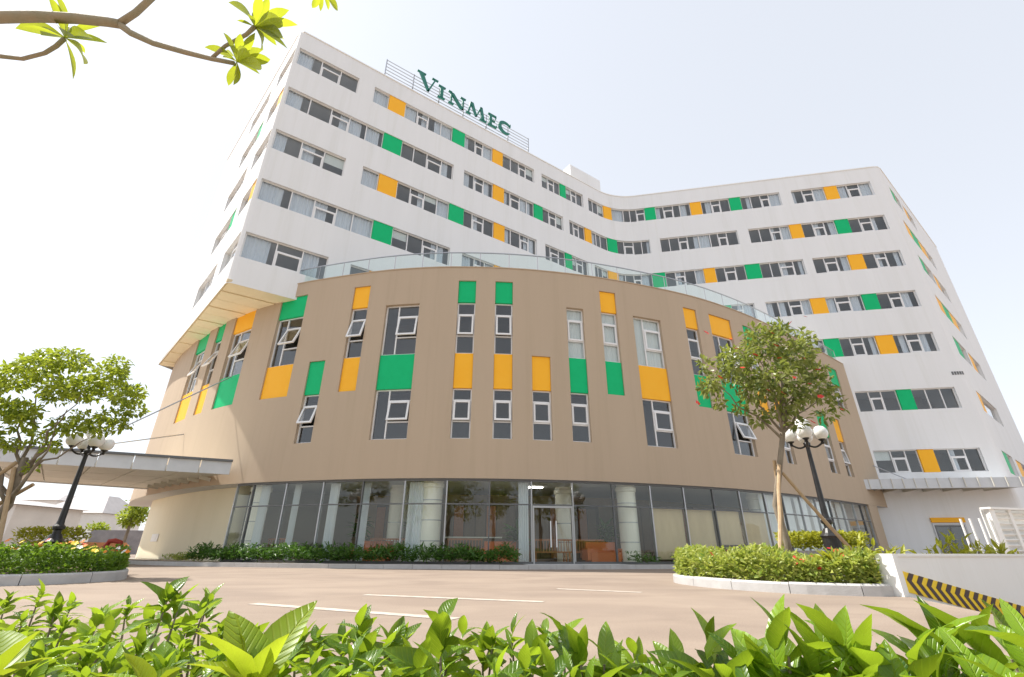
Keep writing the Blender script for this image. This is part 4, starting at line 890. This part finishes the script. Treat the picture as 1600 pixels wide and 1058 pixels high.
def plumeria():
    def U(px,py,t): # point seen at pixel at camera depth t
        x=(px-800-CXO)/FPX; y=-(py-529)/FPX; c,s=math.cos(ROLL),math.sin(ROLL); x,y=c*x-s*y,s*x+c*y; cp,sp=math.cos(PITCH),math.sin(PITCH)
        return Vector((x*t,(cp-sp*y)*t,(sp+cp*y)*t+CAMH))
    base=Vector((-5.6,.7,0)); T=thing('plumeria_tree','plumeria tree whose bare branch with leaf tufts reaches in at the top left','tree',base)
    e0=U(-60,28,2.55); g=U(-60,80,2.7)
    obj('trunk',B().tube([base,base+Vector((.15,.1,1.0)),base+Vector((.5,.25,1.9)),Vector((-4.4,1.15,2.7)),e0+Vector((-.35,-.05,-.1))],[.10,.09,.08,.07,.055],10),'bark2',T,smooth=True)
    b1=[e0+Vector((-.35,-.05,-.1)),e0,U(0,27,2.5),U(60,26,2.5),U(120,29,2.5),U(165,34,2.5),U(188,38,2.5)]
    obj('branch',B().tube(b1,[.05,.036,.030,.028,.026,.024,.022],10),'bark2',T,smooth=True)
    obj('branch',B().tube([U(186,37,2.5),U(212,20,2.5),U(240,-6,2.52),U(275,-60,2.55)],[.018,.017,.016,.015],9),'bark2',T,smooth=True)
    obj('branch',B().tube([U(184,36,2.5),U(205,52,2.5),U(240,68,2.5),U(290,82,2.5),U(330,92,2.5),U(366,99,2.5)],[.019,.017,.015,.014,.012,.011],9),'bark2',T,smooth=True)
    obj('branch',B().tube([U(332,90,2.5),U(352,72,2.52),U(385,54,2.54),U(398,42,2.55)],[.010,.010,.011,.013],8),'bark2',T,smooth=True)
    obj('branch',B().tube([e0+Vector((-.2,0,-.1)),g,U(0,88,2.65),U(35,92,2.65),U(70,83,2.65),U(88,72,2.65),U(101,60,2.65)],[.026,.017,.012,.011,.011,.012,.012],9),'bark2',T,smooth=True)
    obj('branch',B().tube([U(275,-60,2.55),U(390,-70,2.6),U(480,-40,2.6),U(505,-14,2.6)],[.017,.016,.014,.012],8),'bark2',T,smooth=True)
    def tuft(px,py,t,tips):
        c=U(px,py,t); spec=[]
        for i,(tx,ty,dt) in enumerate(tips):
            e=U(tx,ty,t+dt); spec.append((c,e-c,random.uniform(-.5,.5),(e-c).length*1.06,i%6))
        leaf_objects(T,spec,'leafP')
    tuft(101,59,2.65,[(122,122,.05),(155,92,-.05),(165,64,.0),(145,45,-.1),(112,6,.05),(85,0,-.05),(40,38,-.1),(120,30,.15),(95,40,-.2),(150,30,.1),(60,30,.12),(130,75,.15),(70,48,.1)])
    tuft(398,42,2.55,[(445,14,.05),(452,50,-.05),(448,72,.0),(420,2,.0),(385,0,.1),(430,65,.12),(372,30,-.05),(405,-10,-.1),(440,30,-.12),(455,30,.1),(436,48,.1),(412,15,.15),(390,20,-.1),(425,78,-.05)])
    tuft(370,97,2.5,[(356,131,.02),(376,125,-.05),(420,92,.0),(405,110,.05),(392,62,.05),(376,55,-.05),(356,55,.0),(338,68,.05),(385,75,-.12),(400,75,.1),(366,70,.12),(350,85,-.1),(412,100,-.08)])
    tuft(505,-14,2.6,[(488,12,0),(500,14,.05),(528,15,.0),(515,10,.1),(540,-20,0),(480,-30,0)])
plumeria()
# ================================================================== FOREGROUND HEDGE
BUSHES=[(0,60,'leafy bush at the bottom left picture edge in front of the flower bed'),(60,130,'small-leaved foreground bush below the left street lamp'),(130,200,'foreground bush below the right end of the flower bed kerb'),(200,250,'bushy foreground plant left of the tall leafy shoot'),(250,300,'tall leafy shoot rising above the left foreground hedge'),(300,352,'foreground bush just right of the tall leafy shoot'),(352,430,'foreground bush beneath the left end of the long white road line'),
(430,535,'low foreground bush beneath the middle of the long white road line'),(535,600,'pointed-leaf foreground plant below the second left glass bay'),(600,650,'low foreground plant at the right end of the long white road line'),(650,730,'foreground plant with two upright spear leaves left of centre'),(730,815,'foreground plant below the column left of the entrance door'),(815,885,'dark green foreground plant straight below the entrance door'),(885,960,'foreground plant with drooping leaves just right of the entrance door'),(960,1030,'open foreground plant left of the island bed'),(1030,1090,'small sparse foreground plant below the tip of the island bed'),
(1090,1170,'large-leaved foreground plant below the left half of the island hedge'),(1170,1265,'large glossy foreground plant below the staked tree'),(1265,1400,'broad-leaved foreground plant below the right end of the island bed'),(1400,1485,'foreground plant with long leaves in front of the chevron band'),(1485,1560,'dense foreground plant in front of the white ramp wall'),(1560,1700,'foreground plant at the bottom right picture edge')]
def front_plants():
    bed=B(); bed.prism([(-8,.5),(8,.5),(8,1.9),(-8,1.9)],.003,.03); tag(obj('hedge_bed',bed,'soil',org=(0,1.2,0)),kind='structure')
    S=[]
    def add(px,py,Y,L,n): S.append((px,py,Y,L,n))
    rr=random.Random(3)
    for px,py,Y in ((20,925,2.3),(70,918,2.4),(120,930,2.3),(165,945,2.2),(205,935,2.3),(45,955,1.9),(110,960,1.8),(180,968,1.8),(240,950,2.0),(15,985,1.5),(85,990,1.5),(150,1000,1.5),(225,985,1.6),(300,955,2.0),(330,925,2.2),(350,965,1.8),(290,990,1.6),(400,975,1.9),(215,1020,1.4),(60,1020,1.35),(140,1030,1.3),(310,1025,1.4),(0,940,2.1),(95,940,2.1),(150,975,1.9),(380,995,1.6),(270,1010,1.5),(345,1000,1.5),(25,1010,1.5),(180,1010,1.5),(430,1000,1.6)): add(px,py,Y,rr.uniform(.078,.10),30)
    add(272,905,1.75,.11,26); add(288,922,1.8,.10,18); add(325,932,1.9,.095,18)
    for q in ((430,985,1.75,.09,24),(460,965,1.9,.085,20),(540,985,1.6,.09,22),(575,985,1.5,.095,22),(635,975,1.65,.085,18),(725,975,1.6,.085,18),(770,975,1.5,.09,18),(850,965,1.5,.095,18),(450,1010,1.5,.095,22),(490,1015,1.4,.095,22),(590,1010,1.35,.10,22),(615,1030,1.25,.09,18),(690,1020,1.25,.10,20),(735,1010,1.35,.095,20),(820,1015,1.25,.10,20),(890,1015,1.2,.10,20),(960,1015,1.25,.095,16),(1030,1020,1.25,.09,14),(470,985,1.7,.10,24),(505,975,1.6,.10,22),(570,955,1.6,.10,24),(548,1000,1.4,.10,22),(615,985,1.6,.095,22),(640,1005,1.5,.095,20),(690,935,1.35,.13,14),(705,985,1.4,.10,22),(665,1015,1.3,.10,18),(755,990,1.5,.095,20),(800,965,1.5,.10,20),(835,985,1.4,.105,22),(878,960,1.4,.11,20),(905,985,1.3,.11,22),(940,985,1.3,.115,16),(860,1020,1.2,.10,20),(985,992,1.4,.105,18),(1005,1010,1.3,.10,18),(780,1020,1.25,.10,18),(1055,1010,1.3,.10,14),(1075,1030,1.2,.095,12),(925,1035,1.15,.095,14)): add(*q)
    for q in ((1095,985,1.2,.12,16),(1130,1010,1.05,.12,16),(1180,1000,1.05,.13,18),(1270,965,1.05,.14,18),(1280,1000,.95,.13,16),(1340,1010,.95,.13,16),(1395,1005,1.0,.12,14),(1410,975,1.1,.12,16),(1455,985,1.05,.13,16),(1550,960,1.15,.13,16),(1480,1025,.9,.12,14),(1385,1035,.95,.11,12),(1110,962,1.25,.125,16),(1150,985,1.1,.13,16),(1210,930,1.0,.15,16),(1200,975,1.0,.14,16),(1250,990,1.0,.13,16),(1300,940,1.0,.155,16),(1330,965,.98,.145,16),(1365,990,1.0,.13,14),(1430,945,1.1,.14,14),(1470,955,1.1,.13,16),(1520,965,1.1,.13,18),(1500,1000,1.0,.13,18),(1575,935,1.0,.145,16),(1590,975,1.0,.145,16),(1545,1010,.95,.13,16),(1440,1010,1.0,.125,14),(1290,1030,.95,.12,14),(1160,1040,1.0,.115,12),(1230,1040,.95,.115,12)): add(*q)
    roots={}
    for px,py,Y,L,n in S:
        b=next((k for k,(a,c,_) in enumerate(BUSHES) if a<=px<c),0)
        tip=at(px,py-(8 if px<430 else 14),Y); tip.z=max(tip.z,.14); ht=tip.z-.03
        foot=Vector((tip.x+random.uniform(-.05,.05),Y+random.uniform(-.05,.05),.02))
        if b not in roots: roots[b]=thing('hedge_plant',BUSHES[b][2],'plant',foot,'hedge plants in the foreground')
        t=roots[b]
        obj('stem',B().tube(wob(foot,tip-Vector((0,0,L*.75)),4,.018),[.0055,.005,.0045,.004,.0025],6),'bark',t)
        spec=[]; a=random.uniform(0,6.28)
        n=int(n*1.12); L*=(1.0 if px<430 else 1.08 if px<1085 else 1.10)
        for k in range(n):
            t_=k/n; a+=2.4+random.uniform(-.45,.45); el=1.15-1.15*min(1,t_*2.2)+random.gauss(0,.28)
            zz=tip.z-L*(.55 if t_<.2 else .35)-min(ht*.85,L*3.0)*t_**1.1
            sx=foot.lerp(tip,max(.05,min(1,(zz-.02)/max(.1,ht)))); p=Vector((sx.x,sx.y,max(.04,zz)))
            dv=Vector((math.cos(a)*math.cos(el),math.sin(a)*math.cos(el),math.sin(el)))
            if t_>.35: p+=Vector((dv.x,dv.y,0))*random.uniform(0,L*.8)
            spec.append((p,dv,random.gauss(0,.5),L*random.uniform(.55,1.15)*(.7 if t_<.1 else 1),random.randrange(6)))
        leaf_objects(t,spec,'leafF')
    # bright yellow-green broad shoots close to the lens
    for i,(px,py,Y,tips) in enumerate(((395,1085,.72,((350,965),(372,948),(392,955),(485,925),(440,985),(420,1010),(330,1010))),(-15,1075,.70,((5,960),(45,985),(70,1010),(-40,960),(30,1030))),(225,1100,.78,((180,1030),(215,1015),(260,1035),(290,1025),(160,1050))))):
        c=at(px,py,Y); t=thing('broad_leaved_shoot',['bright yellow-green broad-leaved shoot left of centre close to the camera','bright broad leaves at the bottom left corner close to the camera','small bright shoot at the bottom edge between the two broad-leaved ones'][i],'plant',(c.x,c.y,.02))
        obj('stem',B().tube([(c.x,c.y,.02),(c.x+.01,c.y,c.z*.6),c],[.008,.007,.005],6),'bark',t); spec=[]
        for k,(tx,ty) in enumerate(tips):
            e=at(tx,ty,Y+random.uniform(-.04,.06)); spec.append((c,e-c,random.gauss(0,.7),(e-c).length*1.05,[0,2,5,3,0,2,5][k%7]))
        leaf_objects(t,spec,'leafY2')
MT['leafY2']=leaf_mat('near_shoot_leaf',(.13,.24,.012),(.26,.38,.02),(.50,.60,.03),8,.45,.4,True)
front_plants()
# ================================================================== RAMP WALL WITH CHEVRONS
def ramp_wall():
    zt=.60; o,D,N=RAMP_O,RAMP_D,RAMP_N
    W=thing('ramp_wall','white low ramp wall with a sloping yellow and black chevron band','wall',o)
    def Q(l,d,z): p=o+D*l+N*d; return (p.x,p.y,z)      # d > 0: proud of the wall, towards the ramp
    def qbox(l0,l1,d0,d1,z0,z1): return B().hexa([Q(l0,d1,z0),Q(l1,d1,z0),Q(l1,d0,z0),Q(l0,d0,z0),Q(l0,d1,z1),Q(l1,d1,z1),Q(l1,d0,z1),Q(l0,d0,z1)])
    obj('wall',qbox(.05,24,-.2,0,-4,zt-.03),'white2',W); obj('coping',qbox(.05,24,-.22,.02,-.03+zt,zt+.01),'white2',W); obj('end_post',qbox(-.09,.048,-.24,.03,0,zt+.012),'white2',W)
    sl=-.19; h=.30; za=.225
    def P(l,t,d): return Q(l,d,za+sl*l+h*(t-.5))
    xa,xb=.07,9.0
    bd=obj('warning_band',B().hexa([P(xa,0,.012),P(xb,0,.012),P(xb,0,.002),P(xa,0,.002),P(xa,1,.012),P(xb,1,.012),P(xb,1,.002),P(xa,1,.002)]),'yellow',W)
    x=xa+.05; st=.235; w=.115
    while x<xb-.4:
        b=B()
        for t0,t1,a0,a1 in ((0,.62,.19,0),(.62,1,0,.11)):
            q=[(x+a0,t0),(x+a0+w,t0),(x+a1+w,t1),(x+a1,t1)]; b.hexa([P(px,t,.0125) for px,t in q]+[P(px,t,.017) for px,t in q])
        obj('chevron',b,'chev',bd); x+=st
    tag(obj('planting_strip',qbox(.1,14,-1.5,-.205,0,.12),'soil',org=(9,10,0)),kind='structure')
ramp_wall()
# white louvred enclosure at the right edge
def louvres():
    p=at(1566,850,21.0); q=at(1640,850,21.5); z=2.3
    L=thing('louvre_enclosure','white slatted ventilation enclosure in front of the right wing at the picture edge','enclosure',(p.x,p.y,0))
    a=Vector((p.x,p.y,0)); c=Vector((q.x+2,q.y+.8,0)); d=(c-a).normalized(); n=Vector((-d.y,d.x,0))
    for k in range(5):
        m=a+(c-a)*(k/4); obj('post',B().bar(m,m+Vector((0,0,z)),.22 if k==0 else .12),'white2',L)
    for k in range(11):
        h=.25+k*.21; obj('slat',B().bar(a+Vector((0,0,h))+d*.15+n*.05,c+Vector((0,0,h))+n*.05,.13,.035,up=(0,.6,.8)),'white2',L)
    obj('back_panel',B().hexa([a+n*.3,c+n*.3,c+n*.34,a+n*.34]+[x+Vector((0,0,z)) for x in (a+n*.3,c+n*.3,c+n*.34,a+n*.34)]),'white2',L)
    obj('cap',B().bar(a+Vector((0,0,z+.04))-d*.2,c+Vector((0,0,z+.04)),.4,.08),'white2',L)
    for k in range(4):
        m=a-d*(.2+.17*k)+n*.25*k; obj('slat',B().bar(m+Vector((0,0,0)),m+Vector((0,0,1.95)),.06),'white2',L)
louvres()
# ================================================================== BACKGROUND ON THE LEFT
def house(name,label,x,y,w,d,h,rh,wins,mat='farwhite'):
    H=thing(name,label,'house',(x,y,0)); obj('wall',B().box(x-w/2,x+w/2,y-d/2,y+d/2,0,h),mat,H)
    b=B(); e=.35; z=h+.02; b.hexa([(x-w/2-e,y-d/2-e,z),(x+w/2+e,y-d/2-e,z),(x+w/2+e,y+d/2+e,z),(x-w/2-e,y+d/2+e,z),(x-w/4,y-d/8,z+rh),(x+w/4,y-d/8,z+rh),(x+w/4,y+d/8,z+rh),(x-w/4,y+d/8,z+rh)]); obj('roof',b,'farroof',H)
    for wx,wz,ww,wh in wins:
        f=obj('window',B().box(x+wx-ww/2,x+wx+ww/2,y-d/2-.06,y-d/2-.005,wz,wz+wh),'frame',H); obj('pane',B().box(x+wx-ww/2+.12,x+wx+ww/2-.12,y-d/2-.08,y-d/2-.062,wz+.12,wz+wh-.12),'dark',f)
def background():
    p=at(130,850,75); house('house','white house with grey hipped roof seen under the left canopy',p.x,75,9,8,5.2,2.6,[(-2.5,1.2,1.1,1.6),(1.8,1.2,1.1,1.6),(0,3.2,1.0,1.1)])
    p=at(65,850,90); house('house','taller pale house behind the left lamp post',p.x,90,8,9,8.2,1.2,[(-2,1.5,1,1.6),(1.5,1.5,1,1.6),(-2,5,1,1.6),(1.5,5,1,1.6)])
    p=at(10,850,40); house('house','plain white shed wall at the left edge behind the tree',p.x-1.5,40,8,6,3.6,.5,[(1.0,1.0,1.0,1.2)])
    # grey boundary wall
    a=at(20,850,58); c=at(215,850,60); b=B(); b.hexa([(a.x,58,0),(c.x,60,0),(c.x,60.3,0),(a.x,58.3,0),(a.x,58,2.6),(c.x,60,2.6),(c.x,60.3,2.6),(a.x,58.3,2.6)])
    W=thing('boundary_wall','grey boundary wall with a pale gate beyond the driveway on the left','wall',((a.x+c.x)/2,59,0)); obj('wall',b,'grey',W)
    g=at(122,845,57.6); gb=B()
    for k in range(5): gb.box(g.x-1.1,g.x+1.1,57.5,57.62,.3+k*.5,.65+k*.5)
    obj('gate',gb,'rail' if False else 'cream',W)
    a=at(35,858,26); c=at(190,858,30)
    tag(obj('low_wall',B().hexa([(a.x,26,0),(c.x,30,0),(c.x,30.3,0),(a.x,26.3,0),(a.x,26,.95),(c.x,30,.95),(c.x,30.3,.95),(a.x,26.3,.95)]),'terracotta',org=(c.x,30,0)),'low terracotta coloured wall behind the left flower bed','wall')
    a=at(-10,865,20); tag(obj('planter_wall',B().hexa([(a.x,20,0),(a.x+3.0,20.6,0),(a.x+3.0,21.2,0),(a.x,20.6,0),(a.x,20,.62),(a.x+3.0,20.6,.62),(a.x+3.0,21.2,.62),(a.x,20.6,.62)]),'stone',org=(a.x+2,20.4,0)),'low dark stone planter at the left edge','planter')
    s=lambda n: np.column_stack([a.x+RNG.uniform(0,2.6,n),20.4+RNG.uniform(0,.7,n),.62+RNG.uniform(0,1,n)**.6*.75])
    tag(obj('shrub_mass',hedge_mass(s,900,.16,S_SMALL),'leafY',org=(a.x+1.2,20.6,.62)),'yellow clipped shrub on the dark planter at the left edge','shrubs',kind='stuff')
    # red pipe bend (fire hydrant stand) beside the podium corner
    p=at(178,870,24.5); b=B().tube([(p.x-.55,24.5,.0),(p.x-.55,24.5,.75),(p.x-.45,24.5,.95),(p.x-.2,24.5,.98),(p.x+.1,24.5,.9),(p.x+.2,24.5,.6),(p.x+.2,24.5,0)],.11,10)
    tag(obj('hydrant_pipe',b,'red',org=(p.x,24.5,0)),'bent red hydrant pipe near the corner of the podium wall','pipe')
    # far trees
    for px,Y,h,r,lab in ((192,48,5.4,1.5,'slim green tree just left of the podium wall corner'),(150,64,3.6,1.3,'small round tree above the grey boundary wall'),(95,66,3.4,1.1,'small dark tree behind the left lamp post')):
        p=at(px,850,Y); t=thing('background_tree',lab,'tree',(p.x,Y,0)); obj('trunk',B().tube([(p.x,Y,0),(p.x+.1,Y,h*.5),(p.x,Y,h*.8)],[.16,.12,.06],8),'bark',t)
        cl=[((p.x+random.uniform(-.7,.7)*r,Y+random.uniform(-.6,.6)*r,h*random.uniform(.55,.95)),(r*.6,r*.6,r*.5)) for k in range(9)]
        obj('crown',crown(cl,1100,.34,S_SMALL,.1),'leafL',t)
background()
def mirrored_trees():
    for i,(x,y,h,r) in enumerate(((-13,-9,8.5,3.2),(-5,-15,9.5,3.6),(4.5,-12,8.0,3.0),(13,-10,9.0,3.3),(23,-13,9.5,3.8))):
        t=thing('street_tree',['tree behind the viewer, mirrored at the left end of the glass front','tall tree behind the viewer, mirrored left of the entrance','round tree behind the viewer, mirrored in the entrance bays','tree behind the viewer, mirrored in the bays with tan blinds','wide tree behind the viewer, mirrored at the right end of the glass front'][i],'tree',(x,y,0))
        obj('trunk',B().tube([(x,y,0),(x+.1,y,h*.4),(x-.1,y,h*.8)],[.22,.17,.08],9),'bark',t)
        cl=[((x+random.uniform(-.7,.7)*r,y+random.uniform(-.6,.6)*r,h*random.uniform(.5,.95)),(r*.5,r*.5,r*.42)) for k in range(11)]
        obj('crown',crown(cl,1500,.42,S_SMALL,.1),'leafL',t)
mirrored_trees()
# ================================================================== LOBBY FURNITURE (seen through the glass)
def lobby():
    def pt(s,d,z): q=POD.at(s,d); return Vector((q[0],q[1],z))
    def bench(s,d,w,label):
        p=pt(s,d,.13); r=thing('lobby_bench',label,'bench',p,'wooden benches in the lobby'); t=Vector((POD.at(s+.01,d)[0]-POD.at(s-.01,d)[0],POD.at(s+.01,d)[1]-POD.at(s-.01,d)[1],0)).normalized(); n=Vector((-t.y,t.x,0)); z=Vector((0,0,1))
        obj('seat',B().bar(p-t*w/2+z*.44,p+t*w/2+z*.44,.5,.06),'oak',r)
        for k in (-1,1):
            for j in (-1,1): obj('leg',B().bar(p+t*(w/2-.08)*k+n*.2*j,p+t*(w/2-.08)*k+n*.2*j+z*.41,.07),'oak',r)
        obj('top_rail',B().bar(p-t*w/2-n*.24+z*.92,p+t*w/2-n*.24+z*.92,.06,.07),'oak',r)
        m=int(w/.13)
        for k in range(m+1): q=p+t*(-w/2+.04+(w-.08)*k/m)-n*.24; obj('slat',B().bar(q+z*.45,q+z*.89,.035),'oak',r)
    for i,(s,d,w) in enumerate(((34.5,-1.6,1.5),(36.2,-1.7,1.7),(30.6,-1.5,1.5),(27.0,-1.7,1.6),(21.6,-1.5,1.3))):
        bench(s,d,w,['slatted wooden bench behind the glass entrance door','slatted wooden bench inside, right of the entrance door','wooden bench inside, left of the entrance door','wooden bench inside behind the middle of the left glass front','wooden bench inside at the far left of the glass front'][i])
    p=pt(30.9,-3.0,.13); t=(pt(31.0,-3,0)-pt(30.8,-3,0)).normalized(); z=Vector((0,0,1))
    rd=thing('reception_desk','dark wooden reception desk with pale top behind the glass left of the door','desk',p); obj('front',B().bar(p-t*1.2+z*.5,p+t*1.2+z*.5,.5,1.0),'walnut2',rd); obj('top',B().bar(p-t*1.3+z*1.03,p+t*1.3+z*1.03,.65,.05),'col',rd)
    for i,(s,d) in enumerate(((32.2,-1.2),(26.4,-1.3),(36.9,-1.2))):
        p=pt(s,d,.13); t=(pt(s+.1,d,0)-pt(s-.1,d,0)).normalized(); n=Vector((-t.y,t.x,0)); r=thing('lobby_sofa',['orange sofa inside just left of the entrance door','orange sofa inside behind the middle of the left glass front','orange sofa inside right of the entrance door'][i],'sofa',p)
        obj('seat',B().bar(p-t*.7+z*.25,p+t*.7+z*.25,.7,.36),'sofa',r); obj('backrest',B().bar(p-t*.7+n*.3+z*.6,p+t*.7+n*.3+z*.6,.16,.5),'sofa',r)
        for k in (-1,1): obj('armrest',B().bar(p+t*.78*k-n*.33+z*.36,p+t*.78*k+n*.36+z*.36,.15,.46),'sofa',r)
    for i,(s,d,h) in enumerate(((32.9,-1.3,1.9),(37.6,-2.2,2.1),(27.9,-2.6,2.2),(25.2,-2.0,2.3))):
        p=pt(s,d,.13); r=thing('potted_palm',['potted palm inside left of the entrance door','potted palm inside right of the entrance door','tall potted plant inside behind the left glass front','tall potted plant inside near the far left glass bays'][i],'plant',p)
        obj('pot',B().lathe(tuple(p),[(.16,0),(.2,.05),(.24,.42),(.26,.45)],14),'pot',r)
        obj('stem',B().tube([p+Vector((0,0,.4)),p+Vector((.05,0,h*.6))],[.03,.02],7),'bark',r)
        n=46; a=RNG.uniform(0,6.28,n); el=RNG.uniform(-.1,1.2,n); D=np.stack([np.cos(a)*np.cos(el),np.sin(a)*np.cos(el),np.sin(el)],1); C=np.array(p)+np.array([.04,0,0])+np.column_stack([np.zeros(n),np.zeros(n),RNG.uniform(h*.4,h*.7,n)])
        obj('fronds',leaf_cloud(C,D,RNG.uniform(.45,.8,n),S_LONG,.1,.3),'leafD',r)
lobby()
